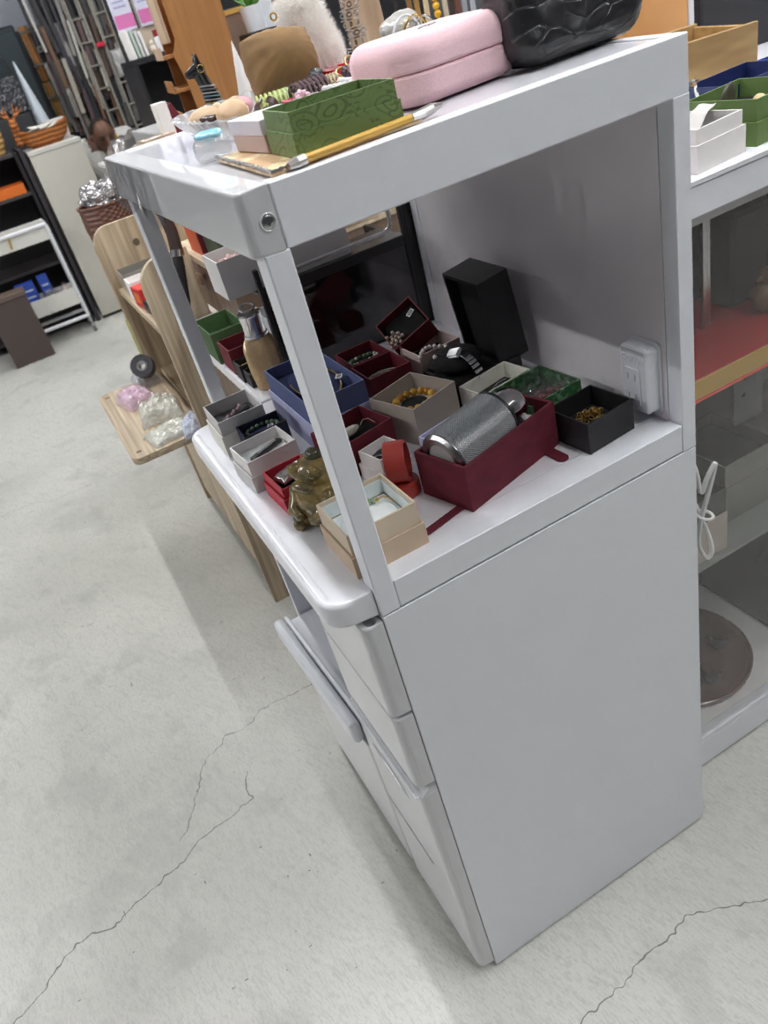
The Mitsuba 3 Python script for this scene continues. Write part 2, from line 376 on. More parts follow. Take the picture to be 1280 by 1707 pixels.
# worktop
wt = cat(hullpts(disk_round(-.026, .036, .030, .788, TZ, .006), disk_round(-.026, .553, .030, .788, TZ, .006),
                 disk_round(-.002, .0065, .0015, .788, TZ, .001, 8, 1), disk_round(-.002, .5835, .0015, .788, TZ, .001, 8, 1)))
wt = man(wt) - man(box(-.0455, -.0437, .028, .56, TZ - .0012, TZ + .01)) - man(box(-.0425, -.0420, .028, .56, TZ - .0008, TZ + .01))
wt2 = tm(man(box(-.0012, .43, .0285, .5615, .795, TZ)) + man(box(.0238, .4285, .0224, .5676, .795, TZ)) - man(box(.03, .4285, .0462, .0470, TZ - .0012, TZ + .01)))
C.add('worktop', cat(tm(wt), wt2), white_top, smooth=30)
for s, (y0, y1) in enumerate(((0, .022), (.568, .59))):
    C.add('side_rail', box(.0235, .429, y0 + .0003, y1 - .0003, .7878, .825, .0012), white_plastic)
    C.add('front_post', box(0, .0232, y0 - (0 if s == 0 else .006), y1 + (.006 if s == 0 else 0), .7868, 1.184, .0015), white_plastic)
    C.add('rear_post', box(.4293, .45, y0, y1, .7868, 1.184, .0006), white_plastic)
def wavy(p, n, uv): return fbm(p.y * 16, p.z * 3, 0.3, 3)
wall_film = M('film_covered_panel', (226, 221, 225), 0.2, bump=(wavy, 0.006, 2e-3))
C.add('upper_back', box(.43, .447, .0225, .5675, .79, 1.184), wall_film)
C.add('corner_strip', box(.4286, .4299, .0222, .079, .823, 1.183, .0004), wall_film)
# canopy
cz0, cz1 = 1.183, 1.235
bez = C.add('front_bezel', hullpts(disk_round(-.001, .008, .008, cz0, cz1, .003), disk_round(-.001, .581, .008, cz0, cz1, .003),
        disk_round(.0195, .001, .001, cz0, cz1, .0008, 8, 1), disk_round(.0195, .588, .001, cz0, cz1, .0008, 8, 1)), white_gloss, smooth=35)
for y0, y1 in ((0.0003, .018), (.571, .5887)):
    C.add('canopy_rail', box(.0211, .4505, y0, y1, cz0, cz1, .0012), white_plastic)
C.add('canopy_back', box(.436, .4505, .0183, .5707, cz0, cz1, .001), white_plastic)
C.add('canopy_top', box(.0211, .4355, .0183, .5707, 1.219, 1.2335), M('canopy_film_white', (178, 178, 184), .08))
def facing_near(m, x, y, z):   # local z -> -Y, local x -> X, local y -> Z
    A = np.eye(4); A[:3, :3] = np.array([[1, 0, 0], [0, 0, -1], [0, 1, 0]]); return mv(m, A, TR(x, y, z))
def facing_left(m, x, y, z):   # local z -> -X, local x -> -Y, local y -> Z
    A = np.eye(4); A[:3, :3] = np.array([[0, 0, -1], [-1, 0, 0], [0, 1, 0]]); return mv(m, A, TR(x, y, z))
sc = C.add('screw_cup', facing_near(lathe([(.0066, -.0005), (.0074, .0006), (.0066, .0012), (.0056, .0006), (.0054, -.0005)], 32), .0118, 0, 1.208), white_gloss, smooth=50)
hd = man(lathe([(0, -.001), (.0052, -.001), (.0052, .0008), (.0046, .0013), (.002, .0016), (0, .0016)], 32))
hd = hd - Manifold.cube([.0058, .0014, .0024], True).translate([0, 0, .0016]) - Manifold.cube([.0014, .0058, .0024], True).translate([0, 0, .0016])
C.add('screw', facing_near(hd, .0118, 0, 1.208), steel, smooth=40)
# loose protective film hanging on the bezel
def film():
    ny, nz = 60, 16; V = []
    for i in range(ny):
        y = .30 + .286 * i / (ny - 1)
        for j in range(nz):
            v = j / (nz - 1); z = 1.2335 - v * (.058 + .006 * math.sin(y * 40))
            lift = .0006 + (.006 * v ** 3) * (0.5 + 0.5 * math.sin((y - .30) * 30)) + .0009 * (meshkit.fbm(np.array([y * 60, z * 25, 1.0]), 3, 3) - .3)
            V.append((-.0095 - abs(lift), y, z))
    F = []
    for i in range(ny - 1):
        for j in range(nz - 1):
            a = i * nz + j; F += [(a, a + 1, a + nz + 1), (a, a + nz + 1, a + nz)]
    return trimesh.Trimesh(np.array(V), np.array(F), process=False)
C.add('plastic_film', film(), 'clear_film', smooth=True, label='loose clear protective film')
# socket outlet
O = C.add('power_outlet', facing_left(cat(pillow_prism(.053, .093, .0035, .007, .001), pillow_prism(.047, .086, .021, .007, .005)), .4285, .0550, .8785), white_plastic, smooth=40, label='white power outlet marked 500W')
C.add('socket_insert', facing_left(cat(*[tm(man(pillow_prism(.026, .050, .0022, .004, .0008)) - Manifold.batch_boolean([Manifold.cube([.0022, .009, .004], True).translate([sx, sy, .0015]) for sx in (-.006, .006) for sy in (-.013, .013)], __import__('manifold3d').OpType.Add))]), .4076, .0560, .870), white_plastic, smooth=30, under=O)
C.add('lettering', facing_left(meshkit.text_mesh('500W', .0092, .0016, True), .4076, .0730, .9025), white_plastic, under=O)

# ---------------------------------------------------------------- jewellery boxes on the worktop
def jbox(label, col, x, y, w, d, h, rz, z0=TZ + .0003, lid=None, lidcol=None, pad=None, padz=.45, inner=None, kind='jewelry_box', group=None, tilt=None, padlabel=None):
    t = Thing(kind, label, 'box', group)
    mats = ([tilt] if tilt is not None else []) + [R('z', rz), TR(x, y, z0)]
    if lid:
        t.add('lid', mv(tray(w + .0056, d + .0056, lid, .002), *mats), lidcol or col)
        t.add('tray', mv(tray(w, d, h - .0022, .0022), TR(0, 0, .0022), *mats), col)
    else:
        t.add('tray', mv(tray(w, d, h, .0022), *mats), col)
    if pad:
        t.add('pad', mv(pillow_prism(w - .006, d - .006, h * padz, .004, min(.004, h * padz * .3)), TR(0, 0, .0046), *mats), pad, smooth=40)
    t.place = mats; t.top = h * padz + .0048
    return t
def on(t, m, dx=0, dy=0, dz=0, rz=0): return mv(m, R('z', rz), TR(dx, dy, t.top + dz), *t.place)
def tag_on(t, dx, dy, rz, w=.014, d=.009, label='white price tag with dark bars', host=None, dz=.0008):
    g = Thing('price_tag', label, 'tag')
    g.add('card', on(t, cbox(w, d, .0006), dx, dy, dz, rz), tag_white)
    bars = cat(*[on(t, mv(cbox(w * .06, d * .6, .0002), TR(w * (k - 2.5) * .12, 0, .0006)), dx, dy, dz, rz) for k in range(6)])
    g.add('print', bars, tag_ink)
    return g
BEADS = {}
def beads(kind, label, cat_, pts, rs, mat, sub=2, part='bead', string=None):
    t = Thing(kind, label, cat_)
    for p, r in zip(pts, np.broadcast_to(rs, (len(pts),))):
        m = mat if isinstance(mat, str) else mat[int(rng.integers(len(mat)))]
        key = (round(float(r), 5), m)
        if key not in BEADS: BEADS[key] = shared(ico(r, sub), m, smooth=True)
        t.add(part, None, None, shared=BEADS[key], to_world=T().translate([float(c) for c in p]))
    if string: t.add('string', tube(pts, string[0], 5, string[1]), string[2], smooth=True)
    return t
def ellipse(n, a, b, a0=0, a1=360, z=0.0, wob=0.0):
    out = []
    for i in range(n):
        w = math.radians(a0 + (a1 - a0) * i / n); k = 1 + wob * math.sin(3.1 * i)
        out.append((a * k * math.cos(w), b * k * math.sin(w), z))
    return np.array(out)
def tpts(t, pts, dx=0, dy=0, dz=0, rz=0):
    P = np.c_[pts, np.ones(len(pts))].T; A = TR(dx, dy, t.top + dz) @ R('z', rz)
    for B in t.place: A = B @ A
    # t.place applied in order
    A = TR(dx, dy, t.top + dz) @ R('z', rz)
    for B in t.place: A = B @ A
    return (A @ P).T[:, :3]
amber = M('amber_bead', (176, 126, 32), 0.15, clear=0.6)
pearl = M('pearl_bead', (214, 204, 200), 0.15, spec=0.8, clear=0.6)
smoke = M('dark_bead', (58, 60, 60), 0.12, clear=0.6)
green_bead = M('green_bead', (96, 124, 92), 0.15, clear=0.6)
shell = M('shell_white', (206, 202, 186), 0.18, clear=0.6)
cord_dark = M('cord_dark', (30, 30, 32), 0.6)
dark_fabric = M('dark_fabric', (52, 50, 54), 0.6)
clip_black = M('clip_black', (34, 33, 36), 0.25, clear=0.5)

a = jbox('pale grey two-part gift box with a dark hair clip, farthest along the front edge', card_grey, .012, .478, .072, .080, .056, 0, lid=.034, lidcol=card_cream, pad=dark_fabric, padz=.58)
h = Thing('hair_clip', 'dark hair clip with small pink gems in the farthest grey box', 'hair clip')
h.add('bar', on(a, rounded(.052, .018, .008, .0035), 0, 0, 0, 28), clip_black, smooth=40)
h.add('gem_row', on(a, cat(*[mv(ico(.0026, 1), TR(-.02 + k * .0055, .002 * math.sin(k * 2), .009)) for k in range(8)]), 0, 0, 0, 40), M('pink_gem', (206, 168, 178), .12, clear=.7))

b = jbox('navy blue box with a dark bead bracelet between two grey-white boxes', card_navy, .030, .4085, .066, .045, .042, -2, pad=navy_velvet, padz=.62)
beads('bracelet', 'dark grey and green bead bracelet in the navy box', 'bracelet', tpts(b, ellipse(18, .024, .015, z=.003)), .0034, [smoke, smoke, green_bead], string=(.0008, True, cord_dark))
tag_on(b, .012, .001, 70, label='white tag inside the dark bead bracelet')

c = jbox('white two-part gift box with a black hair slide, in front of the navy box', card_white, .008, .339, .074, .066, .046, 4, lid=.024, lidcol=card_grey, pad=white_pad, padz=.6)
h = Thing('hair_slide', 'black hair slide with a silver row in the white front box', 'hair clip')
h.add('bar', on(c, rounded(.056, .012, .006, .0028), .003, 0, 0, 22), clip_black, smooth=40)
h.add('silver_row', on(c, cat(*[mv(ico(.0022, 1), TR(-.014 + k * .004, 0, .0065)) for k in range(9)]), .003, 0, 0, 22), silver)
tag_on(c, -.026, -.016, 15, label='small white tag in the corner of the white front box')

d = jbox('large slate-blue box on a lavender lid with a gold necklace on navy velvet', card_blue, .126, .411, .090, .176, .078, 0, lid=.046, lidcol=card_lavender, pad=navy_velvet, padz=.72)
d.add('neck_cushion', on(d, mv(ico(1, 3), np.diag([.036, .070, .010, 1.]), TR(0, 0, .001))), navy_velvet, smooth=True)
arc = [(.033 * math.cos(w), .062 * math.sin(w) - .006, .006 + .003 * math.cos(2 * w)) for w in np.linspace(math.radians(-200), math.radians(20), 46)]
beads('necklace', 'fine gold bead necklace on the navy velvet cushion', 'necklace', tpts(d, np.array(arc)), .0017, [gold, gold, silver], sub=1, string=(.0007, False, gold))
k = Thing('pendant', 'round gold pendant at the far end of the navy velvet cushion', 'pendant')
k.add('ball', on(d, mv(ico(.005, 2), TR(.006, .066, .012))), gold, smooth=True)
tag_on(d, .030, -.030, 60, .014, .010, label='white tag on the gold necklace', dz=.011)

e = jbox('dark red box with a pearl-white oval pendant behind the front post', card_wine, .114, .266, .084, .074, .052, 11, pad=black_velvet, padz=.55)
p = Thing('pendant', 'pearl-white oval pendant on a dark cord in the dark red box', 'pendant')
p.add('stone', on(e, mv(ico(1, 3), np.diag([.019, .008, .006, 1.]), TR(0, 0, .008)), -.002, .006, 0, 8), shell, smooth=True)
p.add('cord', tube(tpts(e, np.array([(.018, .006, .008), (.026, .010, .011), (.034, .008, .010), (.036, -.004, .006)])), .0008, 6), M('cord_pale', (150, 146, 130), .6), smooth=True)

f = jbox('small white two-part box with earrings on a black card', card_white, .124, .1985, .044, .046, .040, 12, lid=.022, lidcol=card_white, pad=white_pad, padz=.5)
f.add('card', on(f, cbox(.030, .034, .001), .003, .002, .0005, 18), black_plastic, label='black earring card')
for dx in (-.006, .009):
    e_ = Thing('earring', 'silver hoop earring on the black card in the small white box', 'earring', 'earrings on the black card')
    e_.add('hoop', on(f, tube(ellipse(14, .0055, .0075), .0010, 6, True), dx, .003, .003, 30), silver, smooth=True)
tag_on(f, .002, -.011, 18, .020, .010, label='white barcode tag under the earrings', dz=.002)

g = jbox('taupe box holding a bracelet of big amber beads', card_taupe, .2165, .277, .084, .086, .056, 17, pad=white_pad, padz=.5)
am = [amber, amber, M('amber_light', (206, 164, 60), .15, clear=.6), M('amber_dark', (160, 106, 24), .15, clear=.6)]
beads('bracelet', 'bracelet of big amber-yellow beads in the taupe box', 'bracelet', tpts(g, ellipse(15, .028, .025, z=.007)), .0056, am, sub=3, string=(.001, True, cord_dark))
k = Thing('stand_pad', 'round black pad inside the amber bead bracelet', 'pad')
k.add('disc', on(g, cyl(.019, .004), 0, 0, .0002), black_velvet, smooth=40)

hb = jbox('dark red box with a pale cord bracelet between blue and taupe boxes', card_wine, .2275, .394, .070, .066, .056, 0, pad=black_velvet, padz=.5)
b_ = Thing('cord_bracelet', 'pale thin cord bracelet in the dark red box behind the taupe box', 'bracelet')
for q in range(3):
    b_.add('strand', tube(tpts(hb, ellipse(22, .022 + .002 * q, .014 + .001 * q, z=.002 + .002 * q)), .0007, 5, True), shell, smooth=True)
ib = jbox('dark box with a grey chip-stone bracelet at the back left', card_wine, .235, .478, .066, .068, .050, 0, pad=black_velvet, padz=.62)
beads('bracelet', 'grey chip-stone bracelet in the dark box at the back left', 'bracelet', tpts(ib, ellipse(20, .024, .012, z=.003, wob=.06)), .003, [smoke, shell, green_bead], string=(.0006, True, cord_dark))
tag_on(ib, .004, -.018, 10, label='white tag beside the chip-stone bracelet')

kb = jbox('pinkish beige box with a black lining next to the watch case', card_pink, .3145, .399, .074, .066, .056, 3, pad=black_velvet, padz=.55)
jt = R('x', 26) @ R('y', -29)
jb = jbox('dark red ring box tipped towards the front beside the black frame', card_wine, .318, .455, .070, .060, .042, 0, z0=.874, pad=black_velvet, padz=.6, tilt=jt)
r_ = Thing('gem_ring', 'silver ring with a cluster of clear and gold gems in the tipped red box', 'ring')
r_.add('band', on(jb, tube(ellipse(18, .009, .009), .0014, 6, True), -.022, -.010, .006), silver, smooth=True)
gp = [(-.024 + .007 * math.cos(q * 2.4) * (q / 9) ** .5 * 1.6, -.014 + .007 * math.sin(q * 2.4) * (q / 9) ** .5 * 1.6, .008 + .002 * (q % 3)) for q in range(16)]
r_.add('gems', cat(*[on(jb, mv(ico(.0032, 1), TR(*q))) for q in gp]), M('gem_clear', (226, 206, 190), .08, metal=.7), smooth=False)
tag_on(jb, .020, .012, 20, .014, .008, label='white tag in the tipped red box')
sb = Thing('support_box', 'dark red closed box propping up the tipped ring box', 'box')
sb.add('body', at(cbox(.038, .036, .018, .001), .322, .472, TZ + .0003, 0), card_wine)
sb.add('lid', at(cbox(.040, .038, .008, .001), .322, .472, TZ + .0187, 0), card_wine)

# watch case
wx, wy = .335, .3145
w = Thing('watch_case', 'black hinged watch case standing open against the back panel', 'case')
w.add('base', mv(tray(.118, .084, .036, .006, .004), TR(wx, wy, TZ + .0003)), card_black)
w.add('inner_cushion', mv(pillow_prism(.104, .070, .030, .01, .008), TR(wx, wy, TZ + .005)), black_velvet, smooth=40)
lidm = mv(tray(.084, .128, .052, .005, .005), R('y', 90), R('z', 180), TR(0, 0, .064))
A = np.eye(4); A[:3, :3] = np.array([[0, 0, -1], [1, 0, 0], [0, 1, 0]])     # local z -> -X (opening), x -> Y, y -> Z
lidm = mv(tray(.092, .130, .050, .005, .005), A, TR(0, 0, .066), R('y', -7), TR(.411, .322, TZ + .034))
w.add('case_lid', lidm, card_black)
w.add('lid_lining', mv(cbox(.076, .120, .030), A, TR(-.006, 0, .066), R('y', -7), TR(.411, .322, TZ + .034)), black_velvet)
wp = Thing('watch_pillow', 'small black velvet pillow carrying a pearl bracelet and a silver watch', 'cushion')
wp.add('roll', mv(ico(1, 3), np.diag([.040, .036, .015, 1.]), TR(.312, .316, TZ + .0525)), black_velvet, smooth=True)
prl = [(.272 + .0062 * q, .338 + .020 * math.sin(.35 + q * .36), TZ + .0625 + .004 * math.sin(.3 + q * .4)) for q in range(8)] + [(.284, .322, TZ + .065)]
beads('pearl_bracelet', 'bracelet of grey-white pearls on the black watch pillow', 'bracelet', prl, .0036, pearl, string=(.0006, False, cord_dark))
wa = Thing('wrist_watch', 'silver wrist watch with a rectangular dial on the black pillow', 'watch')
wm = [R('x', 26), R('y', -14), R('z', -66), TR(.306, .302, TZ + .0645)]
wa.add('watch_head', mv(rounded(.024, .020, .006, .0028), *wm), silver, smooth=40)
wa.add('dial', mv(cbox(.018, .013, .0006), TR(0, 0, .0060), *wm), M('dial_grey', (120, 124, 128), .2))
for q in range(7):
    ang = 24 + q * 8.0
    wa.add('strap_link', mv(rounded(.0055, .015, .0028, .0012), R('y', ang), R('z', -72), TR(.3125 + .0012 * q, .2885 - .0042 * q, TZ + .0655 - .0012 * q - .00058 * q * q)), silver, smooth=40)

mb = jbox('cream-white box with a black card and tag beside the green box', card_cream, .324, .2375, .086, .052, .040, 8, pad=white_pad, padz=.35)
mb.add('card', on(mb, cbox(.056, .030, .001), .008, .004, .0005, 4), black_plastic, label='black jewellery card')
tag_on(mb, -.020, -.008, 20, .018, .009, label='white tag in the cream-white box', dz=.002)
nk = Thing('necklace', 'thin silver necklace on the black card', 'necklace')
nk.add('chain', tube(tpts(mb, np.array([(-.02, -.008, .003), (-.004, .004, .0035), (.014, .012, .0035), (.03, .012, .003)])), .0007, 5), silver, smooth=True)

marble = lambda p, n, uv: mix(lin((50, 88, 56)), lin((108, 146, 110)), smoothstep(.5, .72, fbm(p.x * 120, p.y * 120, p.z * 120, 4)))
green_marble = M('green_marbled_card', 0, .3, tex=marble, clear=.4)
nb = jbox('green marbled box with plastic-wrapped dark red beads', green_marble, .334, .1555, .084, .078, .050, 5, pad=dark_fabric, padz=.4)
wr = Thing('wrapped_beads', 'dark red beads in a crinkled clear bag on the green marbled box', 'bag')
maroon = M('maroon_bead', (92, 30, 36), .25, clear=.5)
for q in range(14):
    wr.add('bead', on(nb, ico(.0058, 2), rng.uniform(-.028, .030), rng.uniform(-.020, .018), .004 + rng.uniform(0, .006)), maroon, smooth=True)
wr.add('film', on(nb, crumple(.078, .066, .020, 4.0, 1.0, 30, 30, 20), 0, 0, .006, 8), 'clear_film')
nb.add('film', on(nb, sheet(26, 26, .086, .080, lambda x, y: .028 + .004 * (meshkit.fbm(np.stack([x * 60, y * 60, 0 * x], -1), 3, 5) - .5)), 0, 0, 0), 'clear_film', smooth=True)

ob = jbox('black box with a pile of gold chain next to the power outlet', card_black, .3535, .0745, .074, .070, .041, 5, pad=black_velvet, padz=.3)
gc = Thing('gold_chain', 'pile of gold chain in the black box', 'chain')
links = []
for q in range(46):
    a_ = rng.uniform(0, 6.28); rr = .014 * math.sqrt(rng.uniform()); zz = .003 + .010 * rng.uniform() * (1 - rr / .016)
    links.append(on(ob, mv(tube(ellipse(10, .0042, .0028), .0008, 5, True), R(rng.normal(size=3), rng.uniform(0, 360)), TR(.004 + rr * math.cos(a_) * 1.25, .004 + rr * math.sin(a_), zz))))
for q, lk in enumerate(links): gc.add('link', lk, gold, smooth=True)

pb = jbox('lavender box with a clear crystal pendant behind the silver bottle', card_lavender, .2140, .1775, .076, .042, .036, 12, pad=white_pad, padz=.4)
cp = Thing('pendant', 'clear crystal drop pendant in the lavender box', 'pendant')
cp.add('drop', on(pb, mv(lathe([(0, 0), (.004, .004), (.003, .012), (0, .016)], 6), R('y', 90)), -.02, .004, .005), silver)

# red velvet box with the silver bottle
def velvet(c0, c1):
    return lambda p, n, uv: mix(lin(c0), lin(c1), fbm(p.x * 55, p.y * 55, p.z * 75, 3))
wine_velvet = M('wine_velvet', 0, .85, sheen=.6, tex=velvet((66, 9, 25), (94, 16, 36)))
qm = [R('z', 15), TR(.2225, .1045, TZ + .0003)]
q_ = Thing('bottle_box', 'dark red velvet presentation box holding a silver bottle', 'box')
q_.add('tray', mv(tray(.162, .082, .060, .004, .004), *qm), wine_velvet)
q_.add('lining', mv(cbox(.152, .072, .010, .002), TR(0, 0, .0045), *qm), white_pad)
q_.add('bottle_rest', mv(cbox(.012, .072, .030, .002), TR(.060, 0, .015), *qm), white_pad)
q_.add('tab', mv(hullpts(disk_round(0, -.026, .0075, 0, .002, .0005), disk_round(0, .010, .0075, 0, .002, .0005)), R('z', -12), TR(.060, -.040, .0005), *qm), wine_velvet, smooth=40)
q_.add('ribbon', mv(hullpts(disk_round(0, -.058, .0055, 0, .0018, .0005, 12), disk_round(0, .008, .0055, 0, .0018, .0005, 12)), R('z', -92), TR(-.080, -.022, .0005), *qm), wine_velvet, smooth=40)
def rhinestones(rprof, seg, rows, z0, z1, s):
    """staggered little pyramids all round a body of revolution along z"""
    V, F = [], []
    for j in range(rows):
        z = z0 + (z1 - z0) * (j + .5) / rows; r = rprof(z); dz = (z1 - z0) / rows * .80
        for i in range(seg):
            a = 2 * math.pi * (i + .5 * (j % 2)) / seg; da = math.pi / seg * .80; o = len(V)
            for aa, zz, rr in ((a - da, z, r), (a, z - dz, rprof(z - dz)), (a + da, z, r), (a, z + dz, rprof(z + dz)), (a, z, r + s)):
                V.append((rr * math.cos(aa), rr * math.sin(aa), zz))
            F += [(o, o + 1, o + 4), (o + 1, o + 2, o + 4), (o + 2, o + 3, o + 4), (o + 3, o, o + 4)]
    return trimesh.Trimesh(np.array(V), np.array(F), process=False)
bm = [R('y', 86), TR(-.0755, .002, .0530), *qm]
sv = Thing('silver_bottle', 'silver rhinestone-covered bottle lying in the dark red velvet box', 'bottle')
sr = lambda z: .0345
sv.add('body', mv(lathe([(0, .004), (.022, .004), (.0235, .001), (.0305, .001), (.0342, .005), (.0342, .0065)], 48), *bm), steel, smooth=35)
sv.add('barrel', mv(lathe([(.0342, .0066), (.0342, .096), (.032, .099), (.020, .100), (0, .100)], 48), *bm), silver_dark, smooth=35)
sv.add('base_disc', mv(lathe([(0, 0.0036), (.0215, .0036), (.0215, .0042), (0, .0042)], 40), *bm), M('frosted_base', (170, 168, 166), .5), smooth=40)
sv.add('rhinestones', mv(rhinestones(sr, 74, 46, .007, .096, .0009), *bm), silver_gem, stuff=True)
sv.add('black_seal', mv(lathe([(.0335, .0962), (.0352, .0962), (.0352, .0992), (.0335, .0992)], 40), *bm), black_plastic, smooth=40)
sv.add('cap', mv(lathe([(.018, .0995), (.0232, .102), (.0242, .118), (.0235, .128), (.020, .136), (.012, .1405), (0, .142)], 40), *bm), chrome, smooth=40)

# orange-red leather ring case
leather_red = M('leather_red', (152, 50, 43), .5)
cm = [R('z', -34), TR(.1180, .143, TZ)]
lr = Thing('leather_case', 'round orange-red leather loop case beside the red velvet box', 'case')
ring = lathe([(.0208, -.013), (.0235, -.013), (.0245, -.011), (.0245, .011), (.0235, .013), (.0208, .013), (.0208, -.013)], 40)
lr.add('loop', mv(ring, R('y', 90), np.diag([1., .86, 1.1, 1.]), TR(0, 0, .046), *cm), leather_red, smooth=35)
lr.add('lining', mv(lathe([(0, -.010), (.0202, -.010), (.0202, -.006), (0, -.006)], 32), R('y', 90), np.diag([1., .86, 1.1, 1.]), TR(0, 0, .046), *cm), card_grey, smooth=35)
lr.add('snap', mv(ico(.0035, 2), TR(-.004, -.004, .046), *cm), steel, smooth=True)
lr.add('base', mv(lathe([(0, .0004), (.019, .0004), (.0205, .002), (.0205, .017), (.0195, .019), (0, .019)], 32), *cm), leather_red, smooth=35)

# small red box with a bagged silver chain
tb = jbox('small bright red two-part box behind the olive frog figurine', M('card_bright_red', (176, 34, 52), .55), .014, .2515, .056, .064, .036, 3, lid=.022, pad=black_velvet, padz=.45)
bg = Thing('chain_bag', 'crinkled clear bag with a silver chain across the small red box', 'bag')
foil = M('foil_silver', (196, 190, 188), .22, metal=.85)
bg.add('film', on(tb, crumple(.050, .026, .012, 9.0, 1.0, 26, 20, 26), .006, .014, .004, 14), foil, smooth=30)

# olive figurine
olive_tex = lambda p, n, uv: mix(lin((74, 66, 34)), lin((134, 112, 58)), smoothstep(.25, .75, fbm(p.x * 70, p.y * 70, p.z * 70, 3)))
olive = M('olive_resin', 0, .10, spec=.8, tex=olive_tex, clear=1.0, bump=(lambda p, n, uv: fbm(p.x * 110, p.y * 110, p.z * 110, 2), .0022, 6e-4))
olive_dark = M('olive_resin_dark', (60, 58, 40), .2, clear=.6)
def figure_mesh():
    parts = []
    def s(x, y, z, r, sc=(1, 1, 1)): return Manifold.sphere(r, 28).scale(list(sc)).translate([x, y, z])
    body = s(0, 0, .036, .030, (1, 1, 1.05)) + s(0, .002, .064, .0225, (1.1, 1, .95)) + s(-.013, -.012, .074, .009) + s(.013, -.012, .074, .009) + s(0, -.022, .060, .010, (1.5, .8, .7))
    for sx in (-1, 1):
        body += Manifold.batch_hull([s(sx * .024, -.010, .045, .0085), s(sx * .021, -.027, .028, .0075)]) + Manifold.batch_hull([s(sx * .021, -.027, .028, .0075), s(sx * .012, -.031, .024, .0065)])
        body += Manifold.batch_hull([s(sx * .022, 0, .014, .013), s(sx * .020, -.020, .009, .0085)]) + s(sx * .020, -.027, .0075, .0072, (1, 1.2, 1))
    body += s(0, -.020, .034, .016, (1.2, .6, 1)) + s(0, 0, .010, .026, (1, 1, .38))
    m = tm(body.refine_to_length(.004)); trimesh.smoothing.filter_taubin(m, iterations=8)
    m.vertices = np.array(m.vertices) + np.array(m.vertex_normals) * ((meshkit.fbm(np.array(m.vertices) * 120, 3, 2) - .5) * .003)[:, None]
    return m
fg = Thing('frog_figurine', 'olive translucent resin figurine at the front of the worktop', 'figurine')
fm = figure_mesh(); fm.apply_transform(TR(0, 0, -fm.bounds[0][2]))
FMT = [R('z', -62), TR(.020, .1665, TZ + .0004)]
fg.add('body', mv(fm, np.diag([1.05, 1.02, 1.06, 1.]), *FMT), olive, smooth=True)
fg.add('topknot', mv(blob(.0095, .2, 90, 3, 1), TR(.004, .006, .091), *FMT), olive_dark, smooth=True)
fg.add('lump', mv(blob(.0075, .25, 90, 3, 2), TR(-.030, -.018, .0085), *FMT), olive_dark, smooth=True)

# beige box at the corner post
vb = jbox('beige two-part box with a green bead necklace on white satin, beside the front post', card_beige, .0425, .078, .086, .084, .056, 0, lid=.028, lidcol=card_tan, pad=white_pad, padz=.5)
vb.add('satin_lining', on(vb, tm(Manifold.cube([.0815, .0795, .018], True).translate([0, 0, .009]) - Manifold.cube([.0785, .0765, .03], True).translate([0, 0, .012]))), M('satin_pale', (208, 216, 216), .5))
vb.add('satin_cushion', on(vb, mv(ico(1, 3), np.diag([.034, .031, .009, 1.]), TR(0, 0, .0005))), white_pad, smooth=True)
jade = M('jade_bead', (136, 160, 128), .15, clear=.6)
nl = Thing('necklace', 'green jade bead necklace on the white satin cushion', 'necklace')
nl.add('bead', on(vb, ico(.0048, 3), .008, .016, .012), jade, smooth=True)
nl.add('bead', on(vb, ico(.0032, 2), .015, .014, .0115), jade, smooth=True)
nl.add('bead', on(vb, ico(.0024, 2), .020, .014, .011), gold, smooth=True)
nl.add('chain', tube(tpts(vb, np.array([(.022, .014, .0105), (.028, .018, .009), (.034, .014, .007), (.036, .006, .004)])), .0008, 5), gold, smooth=True)

# ---------------------------------------------------------------- things on the canopy
CT = 1.2352
foil_gold = M('foil_gold', (214, 186, 130), .25, metal=.5)
pk = Thing('foil_packet', 'flat gold-foil packet in clear wrap under the green box', 'packet')
pkm = trimesh.creation.extrude_polygon(Polygon([(.030, .012), (.175, .022), (.170, .12), (.115, .20), (.040, .20)]), .0024, engine='earcut')
pk.add('card', mv(pkm, TR(0, 0, CT)), M('packet_print', 0, .4, tex=lambda p, n, uv: mix(lin((196, 160, 118)), lin((226, 206, 168)), smoothstep(.4, .6, fbm(p.x * 40, p.y * 40, 1, 3)))))
edge = [(.168, .027), (.10, .0185), (.031, .0125), (.036, .08), (.040, .20)]
pe = np.array([np.array(edge[i]) * (1 - t) + np.array(edge[i + 1]) * t for i in range(4) for t in np.linspace(0, 1, 30, endpoint=False)])
pz = CT + .003 + .0014 * meshkit.fbm(np.c_[pe * 200, 0 * pe[:, :1]], 2, 1)
pk.add('crimped_edge', tube(np.c_[pe, pz], (.0009 + .0013 * rng.uniform(size=len(pe))), 5), foil, smooth=False)
st = Thing('wrapped_stick', 'yellow wooden stick in clear wrap along the canopy edge', 'stick')
st.add('stick', tube([(.058, .0105, CT + .0050), (.11, .0160, CT + .0052), (.165, .0225, CT + .0054)], .0034, 12), M('stick_yellow', (206, 160, 66), .35, clear=.4), smooth=40)
st.add('foil_tip', tube([(.165, .0225, CT + .0054), (.178, .026, CT + .005), (.19, .030, CT + .006), (.202, .034, CT + .0055)], [.0038, .0048, .0044, .002], 9), foil, smooth=False)
st.add('foil_tip', tube([(.044, .0085, CT + .004), (.052, .0098, CT + .0048), (.060, .0107, CT + .005)], [.003, .005, .0048], 7), foil, smooth=False)

